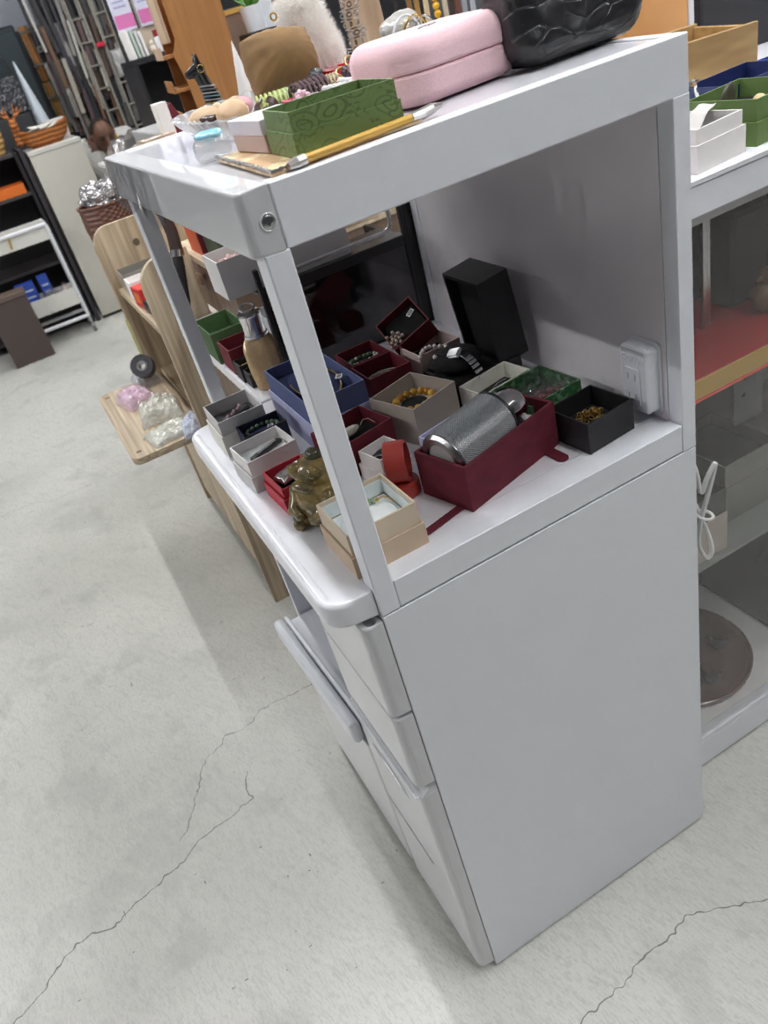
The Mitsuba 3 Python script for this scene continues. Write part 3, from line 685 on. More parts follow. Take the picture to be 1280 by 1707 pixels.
paisley_a, paisley_b = lin((100, 122, 72)), lin((64, 84, 48))
def paisley(p, n, uv):
    u = p.x * 1.0 + p.y * .3; v = p.z
    wx = u + .012 * (noise(u * 60, v * 60, 1.0) - .5); wv = v + .5 * p.y + .012 * (noise(u * 60, v * 60, 8.0) - .5)
    c1, c2, which = mikit.voronoi(wx * 30, wv * 42)
    rings = 0.5 + 0.5 * dr.sin(c1 * 30.0 + 9 * which)
    scroll = smoothstep(.7, .9, rings) * smoothstep(.75, .25, c1)
    dots = smoothstep(.62, .7, noise(p.x * 420, p.y * 420, p.z * 420)) * smoothstep(.5, .6, noise(p.x * 50, p.y * 50, p.z * 50))
    return mix(paisley_a, paisley_b, dr.maximum(scroll * .7, dots * .6))
green_print = M('green_printed_card', 0, .5, tex=paisley)
gb = Thing('gift_box', 'olive-green gift box printed with darker scrollwork on the canopy', 'box')
gm = [R('z', -4), TR(.1135, .067, CT + .0029)]
gb.add('lid', mv(tray(.098, .080, .019, .002), *gm), green_print)
gb.add('tray', mv(tray(.0945, .0765, .0325, .0018), TR(0, 0, .0022), *gm), green_print)
gb.add('lining', mv(cbox(.088, .070, .020), TR(0, 0, .005), *gm), M('moss_lining', (46, 62, 34), .9))
wb = Thing('gift_box', 'small lilac-white box with a pinkish lower half beside the olive-green box', 'box')
wm_ = [R('z', 4), TR(.0895, .1545, CT + .0028)]
wb.add('base', mv(cbox(.052, .076, .0145, .0006), *wm_), card_pink)
wb.add('lid', mv(cbox(.0545, .0785, .013, .0006), TR(0, 0, .0148), *wm_), M('card_lilac_white', (226, 220, 232), .6))

def plush(c0, c1):
    return lambda p, n, uv: mix(lin(c0), lin(c1), fbm(p.x * 700, p.y * 700, p.z * 700, 2))
pink = M('pink_velvet', 0, .85, sheen=.7, tex=plush((222, 182, 190), (234, 200, 207)), bump=(lambda p, n, uv: noise(p.x * 900, p.y * 900, p.z * 900), .0005, 3e-4))
pc = Thing('jewelry_case', 'pale pink velvet clamshell case on the canopy', 'case')
pm = [R('z', 9), TR(.268, .152, CT + .0003)]
pc.add('base', mv(pillow_prism(.147, .112, .028, .030, .0035, 12, 6, rb=.010), *pm), pink, smooth=40)
pc.add('lid', mv(pillow_prism(.148, .113, .0295, .032, .018, 12, 8, rb=.003), TR(0, 0, .0282), *pm), pink, smooth=40)
pc.add('hinge', mv(box(-.02, .02, .0562, .0580, .023, .033, .0006), *pm), gold)
for dx in (-.012, .0):
    pc.add('emblem', mv(tube([(dx - .006, -.012, .0582), (dx + .002, -.006, .0586), (dx + .010, -.004, .0582)], .0009, 6), *pm), silver, smooth=True, label='small silver emblem on the lid')

def croc(p, n, uv):
    c1, c2, w = mikit.voronoi(p.x * 30, p.z * 55 + p.y * 16)
    return smoothstep(.0, .12, c2 - c1)
black_leather = M('black_croc_leather', (24, 24, 27), .3, spec=.6, clear=.15, bump=(croc, .0005, 6e-4))
bgm = man(pillow_prism(.165, .088, .092, .03, .026, 12, 6)).refine_to_length(.008)
bgm = tm(bgm); v = np.array(bgm.vertices)
v[:, 1] *= (1.0 - .45 * np.clip(v[:, 2] / .092, 0, 1)); v += np.c_[0 * v[:, :1], ((meshkit.fbm(v * 28, 3, 4) - .5) * .016)[:, None] * np.clip(v[:, 2:3] / .03, 0, 1), 0 * v[:, :1]]
bgm.vertices = v
hbg = Thing('handbag', 'black crocodile-pattern leather bag on the right end of the canopy', 'bag')
hm = [R('z', 4), TR(.402, .116, CT + .0002)]
hbg.add('body', mv(bgm, *hm), black_leather, smooth=True)
hbg.add('flap', mv(man(mv(pillow_prism(.150, .010, .046, .004, .003), TR(0, -.034, .040), R('x', -14))), TR(0, .004, 0), *hm), black_leather, smooth=40)
hbg.add('frame_bar', mv(tube([(-.075, -.002, .090), (-.03, -.002, .094), (.03, -.002, .094), (.075, -.002, .090)], .003, 8), *hm), gold, smooth=True)
hbg.add('handle', mv(tube([(-.078, .000, .080), (-.072, .002, .100), (-.045, .002, .118), (-.01, .002, .124), (.03, .002, .118), (.06, .002, .100)], .0042, 8), *hm), black_leather, smooth=True)
suede = M('brown_suede', 0, .8, sheen=.5, tex=lambda p, n, uv: mix(lin((104, 78, 46)), lin((128, 98, 60)), fbm(p.x * 60, p.y * 60, p.z * 60, 3)))
def cushion(w, d, h, n=26, seed=0):
    u, v = np.meshgrid(np.linspace(-1, 1, n), np.linspace(-1, 1, n), indexing='ij')
    hh = np.clip((1 - u ** 2), 0, 1) ** .55 * np.clip((1 - v ** 2), 0, 1) ** .55
    k_ = 1 - .15 * np.clip(-u * v, 0, 1) ** 1.5; px = u * k_ * (1 - .08 * (1 - v ** 2) * abs(u)); py = v * k_ * (1 - .08 * (1 - u ** 2) * abs(v))
    ang = np.arctan2(v, u); fold = .09 * np.sin(ang * 15 + 2.2 * np.sin(ang * 3) + seed) * (np.maximum(abs(u), abs(v))) ** 3
    top = np.stack([px * w / 2, py * d / 2, (hh + fold * hh) * h / 2], -1).reshape(-1, 3); bot = top * np.array([1, 1, -1])
    F = []
    for i in range(n - 1):
        for j in range(n - 1):
            a = i * n + j; F += [(a, a + n, a + n + 1), (a, a + n + 1, a + 1)]
    F = np.array(F); m = trimesh.Trimesh(np.vstack([top, bot]), np.vstack([F, F[:, ::-1] + n * n]), process=False)
    m.merge_vertices(); return m
single('pillow', 'brown suede jewellery pillow standing behind the hair clips', 'cushion', mv(cushion(.104, .082, .088, 34), R('x', 60), R('y', 6), R('z', 4), TR(.229, .462, 1.2835)), suede, smooth=True)

# crystal dish with hair clips
dish = Thing('crystal_dish', 'clear scalloped crystal dish full of hair clips on the canopy', 'dish')
def dish_mesh():
    seg, prof = 240, [(0, 0), (.72, 0), (.86, .006), (.95, .017), (1.0, .027), (.97, .028), (.92, .019), (.83, .010), (.70, .0045), (0, .0045)]
    V, F = [], []
    for r, z in prof:
        for q in range(seg):
            a = 2 * math.pi * q / seg; k = 1 + .016 * math.sin(a * 40) * r ** 3; zz = z + (.0011 * math.sin(a * 40 + 60 * z) * r ** 6 if z > .004 else 0)
            ca, sa = math.cos(a), math.sin(a); f = (abs(ca) ** 4 + abs(sa) ** 4) ** -.25; V.append((.122 * r * k * f * ca, .140 * r * k * f * sa, max(zz, 0)))
    for l in range(len(prof) - 1):
        for q in range(seg):
            a, b = l * seg + q, l * seg + (q + 1) % seg; F += [(a, b, b + seg), (a, b + seg, a + seg)]
    return trimesh.Trimesh(np.array(V), np.array(F), process=False)
dish.add('bowl', mv(dish_mesh(), TR(.181, .348, CT + .0002)), 'cut_crystal', smooth=25)
pw = Thing('glass_paperweight', 'small clear and blue glass paperweight beside the crystal dish', 'paperweight')
pw.add('glass', mv(lathe([(0, 0), (.017, 0), (.0195, .006), (.0185, .016), (.012, .0235), (0, .026)], 28), TR(.0445, .2165, CT + .0002)), 'cut_crystal', smooth=True)
pw.add('blue_core', mv(blob(.0145, .3, 80, 3, 5, (1, 1, .35)), TR(.0445, .2165, CT + .0225)), M('blue_glass', (132, 190, 212), .2, clear=.5), smooth=True)
clip_cols = [((196, 168, 136), 'beige fabric', .0175), ((188, 156, 122), 'tan fabric', .020), ((198, 150, 158), 'dusty pink fabric', .015), ((222, 204, 178), 'cream fabric', .014),
             ((186, 198, 132), 'lime striped', .014), ((168, 184, 128), 'pale green', .012), ((74, 56, 44), 'dark brown', .014), ((58, 44, 40), 'espresso brown', .011),
             ((60, 60, 64), 'charcoal satin', .017), ((92, 74, 78), 'mauve-brown striped', .016), ((206, 206, 204), 'white pearl', .010), ((176, 50, 76), 'raspberry', .009),
             ((212, 176, 186), 'rose', .010), ((188, 172, 140), 'straw', .012), ((66, 40, 52), 'plum', .013), ((196, 192, 190), 'grey gem', .010)]
spots = [(.098, .402), (.112, .342), (.150, .428), (.128, .392), (.165, .352), (.190, .385), (.138, .298), (.092, .365), (.232, .380), (.205, .330), (.252, .330), (.166, .296), (.184, .300), (.250, .385), (.270, .350), (.226, .296)]
def scrunch(r, seed):
    n, k = 46, 12; V, F = [], []
    for i in range(n):
        a = 2 * math.pi * i / n; rr = r * .42 * (1 + .22 * math.sin(a * 9 + seed) + .12 * math.sin(a * 17))
        for j in range(k):
            b = 2 * math.pi * j / k; V.append(((r * .62 + rr * math.cos(b)) * math.cos(a), (r * .62 + rr * math.cos(b)) * math.sin(a), rr * math.sin(b)))
    for i in range(n):
        for j in range(k):
            a, b = i * k + j, i * k + (j + 1) % k; c_, d_ = ((i + 1) % n) * k + j, ((i + 1) % n) * k + (j + 1) % k; F += [(a, c_, d_), (a, d_, b)]
    return trimesh.Trimesh(np.array(V), np.array(F), process=False)
def claw(r):
    ms = []
    for s in (-1, 1):
        arc_ = [(x * r * 1.5, s * r * (.15 + .75 * math.sin(w)), r * .9 * math.cos(w)) for x in (0,) for w in np.linspace(.1, 1.9, 8)]
        for x in np.linspace(-1, 1, 7): ms.append(tube(np.array(arc_) + np.array([x * r * 1.15, 0, 0]), r * .13, 5))
        ms.append(tube([(-r * 1.3, s * r * .5, r * .55), (r * 1.3, s * r * .5, r * .55)], r * .2, 6))
    return cat(*ms)
for q, ((col, nm, r), (x, y)) in enumerate(zip(clip_cols, spots)):
    mat_ = M(f'clip_colour_{q + 1}', col, .55 if 'fabric' in nm else .25, clear=0 if 'fabric' in nm else .5)
    z = CT + .008 + r * .62
    if 'fabric' in nm:
        t = Thing('hair_claw', f'{nm} puffed hair clip in the crystal dish', 'hair clip')
        t.add('puff', mv(cat(blob(r, .16, 60, 3, q, (1.35, .85, .72)), mv(blob(r * .45, .2, 60, 2, q), TR(r * .9, 0, r * .3))), R('z', q * 53), TR(x, y, z + .002)), mat_, smooth=True)
    elif 'pearl' in nm or 'gem' in nm:
        t = Thing('hair_slide', f'{nm} hair slide in the crystal dish', 'hair clip')
        t.add('bar', mv(cat(*[mv(ico(.0048, 2), TR((k - 2.5) * .0075, .002 * math.sin(k), 0)) for k in range(6)]), R('z', 20 + q * 7), TR(x, y, z + .004)), mat_, smooth=True)
    elif 'satin' in nm or 'plum' in nm or 'rose' in nm:
        t = Thing('scrunchie', f'{nm} scrunchie in the crystal dish', 'scrunchie')
        t.add('ring', mv(scrunch(r, q), R('x', 50), R('z', q * 31), TR(x, y, z + .004)), mat_, smooth=True)
    else:
        t = Thing('hair_claw', f'{nm} hair claw in the crystal dish', 'hair clip')
        t.add('claw', mv(cat(claw(r), blob(r * .8, .1, 60, 2, q, (1.4, .7, .5))), R('z', q * 41), TR(x, y, z)), mat_, smooth=40)
bw = Thing('bow_clip', 'gold bow hair clip at the foot of the brown pillow', 'hair clip')
bw.add('bow', mv(cat(tube(ellipse(16, .010, .006), .0016, 6, True), mv(tube(ellipse(16, .010, .006), .0016, 6, True), R('z', 70), TR(.012, .006, .003)), ico(.004, 2)), R('x', 50), TR(.280, .392, CT + .024)), gold, smooth=True)
single('red_box', 'bright red open box behind the pink case', 'box', mv(tray(.088, .055, .026, .002), R('z', 6), TR(.318, .448, CT + .0003)), M('box_scarlet', (186, 26, 44), .4), smooth=False)
# fluffy white charm: core + fur
fl = Thing('fur_charm', 'fluffy white fur pompom charm behind the brown pillow', 'fur charm')
fcore = Manifold.batch_hull([Manifold.sphere(.030, 24).translate([.312, .530, 1.275]), Manifold.sphere(.026, 24).translate([.300, .536, 1.335])])
fcore = tm(fcore.refine_to_length(.008)); fl.add('core', fcore, M('fur_white', (250, 248, 244), .9), smooth=True)
sv_, si_ = trimesh.sample.sample_surface(fcore, 15000, seed=3); nrm = fcore.face_normals[si_]
tip = nrm + rng.normal(size=nrm.shape) * .45 + np.array([0, 0, -.1]); tip /= np.linalg.norm(tip, axis=1, keepdims=True)
side = np.cross(tip, rng.normal(size=tip.shape)); side /= np.linalg.norm(side, axis=1, keepdims=True); Lh = rng.uniform(.006, .015, len(tip))[:, None]
FV = np.stack([sv_ + side * .0004, sv_ - side * .0004, sv_ + tip * Lh], 1).reshape(-1, 3); FF = np.arange(len(FV)).reshape(-1, 3)
fl.add('fur', trimesh.Trimesh(FV, np.vstack([FF, FF[:, ::-1]]) if False else FF, process=False), 'fur_white', stuff=True)
single('ring_clip', 'small gold ring hanging at the top of the brown pillow', 'ring', tube(np.array([(.236 + .004 * math.cos(a_), .462, 1.334 + .004 * math.sin(a_)) for a_ in np.linspace(0, 5.9, 14)]), .0012, 6, True), gold, smooth=True)

# ---------------------------------------------------------------- neighbouring white desk with what stands on it
D = Thing('white_desk', 'white-topped desk continuing behind the cabinet', 'desk')
D.add('tabletop', box(.078, .62, .593, .798, .797, .822, .0015), white_top)
D.add('tabletop', box(.078, .62, .800, 1.145, .797, .822, .0015), white_top)
D.add('tabletop', box(.176, .62, 1.147, 1.33, .797, .822, .0015), white_top)
D.add('apron', box(.084, .60, .60, 1.14, .715, .796, .001), wood_dark)
for (x, y) in ((.12, .63), (.58, .63), (.12, 1.11), (.58, 1.30)): D.add('leg', box(x - .02, x + .02, y - .02, y + .02, 0, .714, .002), wood_dark)
def plain(label, col, x, y, w, d, h, rz, z0, pad=None, **k): return jbox(label, col, x, y, w, d, h, rz, z0 + .0003, pad=pad, **k)
g1 = plain('green open box with a white tag on the neighbouring desk', card_green, .113, .872, .070, .118, .060, 0, .822, pad=M('green_inside', (40, 66, 36), .8), padz=.4)
tag_on(g1, .004, -.01, 80, .022, .014, label='pale tag in the green open box')
r1 = plain('dark red open box on the neighbouring desk', card_wine, .116, .7645, .066, .072, .048, 0, .822, pad=black_velvet, padz=.45)
pd = Thing('brooch', 'dark brooch with a silver stone in the dark red desk box', 'brooch')
pd.add('leaf', on(r1, mv(ico(1, 2), np.diag([.024, .007, .004, 1.]), R('z', 30)), 0, 0, .004), M('leaf_dark', (62, 64, 56), .3), smooth=True)
pd.add('stone', on(r1, ico(.004, 2), .012, .008, .006), silver, smooth=True)
k1 = plain('small black box with gold jewellery on the desk edge', card_black, .1045, .699, .044, .040, .032, 0, .822, pad=black_velvet, padz=.5)
br = Thing('brooch', 'gold leaf brooch in the small black desk box', 'brooch')
br.add('leaf', on(k1, cat(*[mv(ico(1, 2), np.diag([.010, .003, .0025, 1.]), R('z', 25 * s_), TR(-.006 + .006 * abs(s_), .002 * s_, 0)) for s_ in (-2, -1, 0, 1, 2)]), 0, 0, .003), gold, smooth=True)
k2 = plain('smaller black ring box nearest the gold bottle on the desk', card_black, .1035, .6575, .036, .034, .026, 0, .822, pad=black_velvet, padz=.6)
pr = Thing('clear_box', 'clear acrylic box with silver pieces on the desk', 'box')
pr.add('shell', mv(tray(.070, .085, .052, .002, .002), TR(.222, .838, .8223)), M('acrylic_grey', (150, 154, 156), .1, clear=.6))
for q in range(4): pr.add('piece', mv(ico(.005, 2), TR(.205 + .011 * q, .83 + .012 * (q % 2), .8305)), silver, smooth=True)
single('jewelry_box', 'long navy box lying behind the green open box', 'box', mv(cbox(.06, .10, .034, .001), R('z', -20), TR(.205, .735, .8223)), card_navy)
gbt = Thing('gold_bottle', 'gold rhinestone-covered bottle with a chrome cap standing at the desk end', 'bottle')
gr = lambda z: .0295 * (1 if z < .066 else max(.62, 1 - ((z - .066) / .024) ** 2 * .38)) * (.90 + .10 * min(z / .03, 1))
gp_ = [(0, 0.0)] + [(gr(z), z) for z in np.linspace(.0, .090, 22)] + [(.0, .0905)]
GB = TR(.1188, .6275, .8224)
gbt.add('body', mv(lathe(gp_, 40), GB), gold_dark, smooth=40)
gbt.add('rhinestones', mv(rhinestones(gr, 62, 32, .002, .089, .0008), GB), gold_gem, stuff=True)
gbt.add('collar', mv(lathe([(.0175, .089), (.0205, .0905), (.0205, .0945), (.0175, .096)], 32), GB), silver, smooth=40)
gbt.add('cap', mv(lathe([(0, .0945), (.0185, .0945), (.0175, .110), (.0195, .126), (.0205, .128), (.0195, .131), (0, .131)], 32), GB), chrome, smooth=40)
gbt.add('loop', mv(tube(ellipse(18, .013, .010), .0022, 8, True), R('x', 22), TR(0, 0, .1385), GB), chrome, smooth=True)

# black framed rack standing on the desk right behind the cabinet
RK = Thing('tabletop_rack', 'black framed tabletop rack with a silver rail and a glossy front panel', 'rack')
for x in (.1435, .412): RK.add('upright', box(x - .004, x + .004, .594, .603, .8223, 1.045 if x > .3 else 1.02, .001), black_metal)
RK.add('side_plate', box(.4165, .4490, .596, .601, .8226, 1.045, .0005), black_metal)
RK.add('cross_bar', box(.148, .408, .5945, .6025, .969, .986, .001), black_metal)
RK.add('rail', tube([(.150, .597, 1.000), (.25, .597, 1.000), (.372, .597, 1.000), (.384, .597, 1.004), (.390, .597, 1.014), (.390, .597, 1.042)], .0036, 10), silver, smooth=True)
RK.add('top_shelf', box(.1395, .416, .6035, .70, .975, .983, .001), black_metal)
RK.add('upright', box(.408, .416, .748, .757, .8223, .982, .001), black_metal); RK.add('side_bar', box(.408, .416, .7005, .7475, .975, .983, .001), black_metal)
RK.add('wood_back', box(.30, .45, .77, .785, .983, 1.12, .001), wood_pale)
lb = Thing('white_tray', 'long white open box with pink scrunchies on top of the black rack', 'box')
lb.add('tray', mv(tray(.225, .085, .062, .002), TR(.2065, .661, .9835)), card_grey)
for q in range(3): lb2 = single('scrunchie', ('pale pink', 'cream', 'mauve')[q] + ' scrunchie in the long white box on the rack', 'scrunchie', mv(scrunch(.022, q), R('x', 35), TR(.128 + .038 * q, .658, 1.022)), M(f'scrunchie_colour_{q + 1}', ((212, 172, 168), (222, 208, 182), (150, 112, 122))[q], .8), smooth=True)
RK.add('glass_panel', box(.1485, .4075, .5975, .6022, .8226, .9688, .0005), black_gloss, label='glossy black glass panel')

# wooden hutch at the far end of the desk
H = Thing('desk_hutch', 'brown wooden hutch with a pale shelf edge on the desk', 'hutch')
H.add('body', box(.172, .565, .92, 1.318, .8223, .938, .001), wood_dark)
H.add('top_board', box(.163, .575, .915, 1.322, .9385, .953, .001), wood_y)
H.add('knob', mv(lathe([(0, 0), (.006, 0), (.006, .006), (.015, .009), (.016, .016), (.012, .019), (0, .020)], 24), R('y', -90), TR(.1715, 1.13, .905)), M('knob_brown', (134, 104, 84), .3, clear=.3), smooth=40)
bx = Thing('box', 'orange-red box standing on the hutch top', 'box')
bx.add('body', box(.178, .25, 1.10, 1.20, .9533, 1.03, .001), M('card_orange_red', (196, 84, 40), .5))
bx.add('trim', box(.178, .252, 1.094, 1.0995, .9533, 1.03, .0005), card_wine)
single('box', 'dark green box beside the orange-red box on the hutch', 'box', box(.185, .259, .97, 1.08, .9533, 1.02, .001), M('card_dark_green', (58, 66, 52), .6))
um = Thing('folding_umbrella', 'black folded umbrella with a strap leaning on the hutch', 'umbrella')
um.add('shaft', tube([(.088, 1.10, .8225), (.104, 1.10, .88), (.120, 1.10, .95), (.128, 1.10, .985)], [.009, .012, .012, .010], 10), black_plastic, smooth=True)
um.add('handle', tube([(.128, 1.10, .984), (.132, 1.10, 1.02), (.130, 1.10, 1.06), (.118, 1.10, 1.10)], .013, 10), M('umbrella_brown', (62, 46, 42), .5), smooth=True)
um.add('band', tube([(.1262, 1.10, .974), (.1285, 1.10, .988)], .0145, 12), silver, smooth=40)

# wooden unit with a drop flap
W = Thing('wooden_unit', 'light wood shelf unit with rounded side boards and a drop flap', 'shelf unit')
def side_board(y, x0, x1, z1, r):
    pts = [(x0, .0), (x1, .0), (x1, z1)] + [(x0 + r - r * math.sin(a_), z1 - r + r * math.cos(a_)) for a_ in np.linspace(0, math.pi / 2, 12)]
    m = trimesh.creation.extrude_polygon(Polygon(pts), .018, engine='earcut'); A = np.eye(4); A[:3, :3] = np.array([[1, 0, 0], [0, 0, -1], [0, 1, 0]]); return mv(m, A, TR(0, y + .018, 0))
W.add('side_board', side_board(1.15, .036, .158, .975, .06), wood_up)
W.add('side_board', side_board(1.88, .044, .45, .955, .05), wood_up)
for x, y in ((.16, 1.8795),): W.add('cam_bolt', mv(cyl(.010, .002, 16), R('x', 90), TR(x, y + .0003, .885)), M('bolt_brown', (92, 80, 62), .5))
W.add('back_board', box(.435, .45, 1.335, 1.879, .02, .94), wood_up)
W.add('shelf', box(.056, .434, 1.169, 1.879, .758, .777, .0015), wood_y)
W.add('inner_shelf', box(.075, .434, 1.169, 1.879, .488, .505, .0015), wood_y)
W.add('front_panel', box(.050, .066, 1.169, 1.879, .05, .470, .001), wood_up)
fp = hullpts(disk_round(-.115, 1.285, .025, .500, .519, .002), disk_round(-.115, 1.78, .025, .500, .519, .002), disk_round(.062, 1.262, .002, .500, .519, .001, 8, 1), disk_round(.062, 1.80, .002, .500, .519, .001, 8, 1))
fk = W.add('drop_flap', fp, wood_y, smooth=30)
for y in (1.30, 1.765): W.add('flap_hinge', mv(rprism(.014, .010, .0008, .002), TR(-.128 + .012, y, .5192)), M('hinge_brown', (120, 92, 62), .5), under=fk)
# bags on the flap
scene['bag_film'] = {'type': 'thindielectric', 'int_ior': 1.5}
def bag(label, col, x, y, w, d, h, rz, seed, z0=.5195, rough=.15):
    t = Thing('plastic_bag', label, 'bag')
    c0, c1 = lin(col), [min(1.0, 1.25 * v) for v in lin(col)]; c2 = [.8 * v for v in lin(col)]
    tex = lambda p, n, uv: mix(mix(c2, c0, smoothstep(.30, .45, fbm(p.x * 90, p.y * 90, p.z * 90, 3))), c1, smoothstep(.5, .7, fbm(p.x * 150, p.y * 150, p.z * 150 + 7, 2)))
    t.add('contents', mv(crumple(w * .94, d * .94, h * .9, seed, .55, 40, 40, 26), R('z', rz), TR(x, y, z0)), M(f'bag_contents_{seed}', 0, .18, spec=.8, clear=.8, tex=tex), smooth=False)
    t.add('film', mv(crumple(w, d, h * 1.08, seed, .6, 26, 26, 26), R('z', rz), TR(x, y, z0)), 'bag_film', smooth=False)
    return t
bag('clear bag of white parts, silver and crinkled, nearest on the wooden flap', (206, 206, 196), -.022, 1.325, .125, .10, .030, 10, 11)
bag('clear bag of cream parts in the middle of the wooden flap', (214, 212, 202), -.012, 1.465, .120, .115, .070, -6, 12)
bag('clear bag of pale pink parts at the left edge of the flap', (222, 190, 210), -.050, 1.635, .090, .120, .065, 15, 13)
rb = bag('clear bag over a black roll at the back of the flap', (196, 196, 200), .008, 1.75, .085, .080, .050, 5, 14)
rl = Thing('tape_roll', 'black roll in the clear bag at the back of the flap', 'roll')
rl.add('roll', mv(lathe([(.016, 0), (.034, 0), (.034, .03), (.016, .03), (.016, 0)], 28), R('x', 55), R('z', -20), TR(.018, 1.715, .578)), M('roll_black', (44, 42, 50), .35, clear=.5), smooth=40)
rl.add('hub', mv(lathe([(.010, .002), (.0158, .002), (.0158, .028), (.010, .028), (.010, .002)], 24), R('x', 55), R('z', -20), TR(.018, 1.715, .578)), silver, smooth=40)
bag('pale blue clear bag against the front of the unit', (188, 194, 212), .040, 1.285, .075, .10, .050, -8, 15)
bag('brown bag of small parts inside the unit above the flap', (122, 82, 52), .105, 1.42, .09, .11, .07, 0, 16, .5055, .5)
# things on the unit's shelf
ub = Thing('clear_box', 'clear plastic box on the wooden shelf', 'box')
ub.add('shell', mv(tray(.11, .10, .060, .002), TR(.122, 1.795, .7773)), M('acrylic_smoke', (136, 132, 126), .12, clear=.6))
single('jewelry_box', 'white open box on the wooden shelf', 'box', mv(tray(.085, .08, .055, .003), TR(.108, 1.685, .7773)), card_white)
r2 = Thing('box', 'red box with orange print on the wooden shelf', 'box')
r2.add('body', mv(cbox(.06, .07, .052, .001), R('z', 8), TR(.096, 1.592, .7773)), M('box_red_shelf', (190, 40, 34), .5))
r2.add('panel', mv(box(-.0305, -.0295, -.02, .02, .012, .040), R('z', 8), TR(.096, 1.592, .7773)), M('print_orange', (224, 112, 44), .5))
single('black_tool', 'long black case leaning along the wooden shelf', 'case', mv(rounded(.035, .17, .03, .008), R('z', 4), TR(.090, 1.45, .7773)), black_plastic, smooth=40)

# ---------------------------------------------------------------- glass showcase on the right
S = Thing('showcase', 'white-framed glass showcase to the right of the cabinet', 'showcase')
sx0, sx1, sy0, sy1 = .475, 1.55, .075, .59
S.add('plinth', box(sx0, sx1, sy0, sy1, .004, .072, .002), white_plastic)
S.add('bottom_deck', box(sx0 + .006, sx1 - .006, sy0 + .022, sy1 - .01, .0725, .080), white_matte)
S.add('front_ledge', box(sx0, sx1, sy0, sy0 + .020, .0725, .084, .001), white_plastic)
S.add('top_frame', box(sx0, sx1, sy0 - .016, sy1, 1.036, 1.072, .0015), white_plastic)
S.add('channel', box(sx0, sx1, sy0 - .004, sy0 + .012, 1.022, 1.0355, .001), steel)
S.add('top_plate', box(sx0, sx1, sy0 - .018, sy1, 1.0725, 1.079, .001), white_top)
S.add('front_glass', trimesh.Trimesh([(sx0, sy0 + .004, .084), (sx1, sy0 + .004, .084), (sx1, sy0 + .004, 1.022), (sx0, sy0 + .004, 1.022)], [(0, 1, 2), (0, 2, 3)], process=False), 'pane_glass')
for x in (.4765, .60, ): S.add('upright', box(x, x + .012, sy1 - .03, sy1 - .018, .08, 1.02, .001), steel)
S.add('upright', box(1.53, 1.545, sy0 + .01, sy0 + .025, .08, 1.02, .001), steel)
S.add('back_panel', box(sx0, sx1, sy1 - .012, sy1 - .002, .08, 1.034), M('case_back_dark', (44, 44, 50), .35, clear=.3))
S.add('lower_back', box(sx0 + .01, sx1 - .01, sy1 - .016, sy1 - .0125, .085, .76), M('case_back_pale', (150, 156, 150), .35, clear=.3))
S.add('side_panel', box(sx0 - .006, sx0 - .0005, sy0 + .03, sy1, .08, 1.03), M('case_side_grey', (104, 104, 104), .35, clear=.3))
S.add('side_panel', box(sx1 + .0005, sx1 + .006, sy0 + .03, sy1, .08, 1.03), white_plastic)
S.add('lower_shelf', box(sx0 + .012, sx1 - .012, .115, sy1 - .035, .436, .442), M('shelf_acrylic', (122, 128, 124), .08, clear=.8))
pt = S.add('partition', box(.830, .834, .112, .373, .081, .432), M('smoked_mirror', (40, 44, 44), .08, clear=.8))
S.add('edge_strip', box(.826, .8295, .112, .376, .081, .0855, .0005), steel, under=pt)
S.add('edge_strip', box(.826, .8345, .3735, .3775, .081, .432, .0005), steel, under=pt)
S.add('upper_shelf', box(sx0 + .012, sx1 - .012, .30, sy1 - .035, .955, .960), M('shelf_acrylic_dark', (70, 72, 74), .08, clear=.8))
rs = Thing('lacquer_board', 'red lacquered shelf board with a gold front edge inside the showcase', 'shelf')
rs.add('board', box(sx0 + .010, sx1 - .010, .098, sy1 - .036, .776, .802, .001), red_lacquer)
rs.add('gold_edge', box(sx0 + .010, sx1 - .010, .0945, .0975, .7735, .8015, .0005), gold_edge)
rs.add('red_bead', box(sx0 + .010, sx1 - .010, .0935, .0975, .769, .7730, .0004), M('orange_red_bead', (206, 58, 34), .4))
nm_ = Thing('navy_case', 'large dark navy case standing on the red board', 'case')
nm_.add('body', box(.745, 1.10, .215, .54, .8025, .945, .006), M('navy_dark', (14, 15, 26), .5))
ct = Thing('wood_ornament', 'brown carved bird ornament on the red board', 'ornament')
ct.add('body', mv(cat(blob(.024, .12, 60, 3, 4, (1, .8, 1.0)), mv(blob(.014, .12, 80, 3, 6), TR(.004, 0, .030)), mv(blob(.005, .1, 80, 2, 3, (2, .6, .8)), TR(-.012, 0, .030))), TR(.765, .172, .8265)), M('carved_brown', (104, 76, 48), .5), smooth=True)
for x, y in ((.671, .20), (.683, .205)): S.add('standard', box(x, x + .007, y, y + .007, .8026, 1.02, .001), steel)
hk = Thing('bracelet', 'silver bangle hanging below the upper shelf in the showcase', 'bangle')
hk.add('ring', tube(np.array([(.86 + .055 * math.cos(a_), .34, .915 + .035 * math.sin(a_)) for a_ in np.linspace(0, 5.9, 22)]), .002, 6, True), silver, smooth=True)
fr = Thing('ornament', 'small gold ornament on the upper shelf of the showcase', 'ornament')
fr.add('pile', mv(cat(*[mv(ico(.008, 1), TR(.03 * math.cos(q * 2.1) * (q / 10), .02 * math.sin(q * 1.7), .006 + .005 * (q % 3))) for q in range(11)]), TR(.80, .40, .961)), M('old_gold', (120, 92, 62), .35, metal=.6))
bk = Thing('metal_bracket', 'dark slotted metal bracket under the red board', 'bracket')
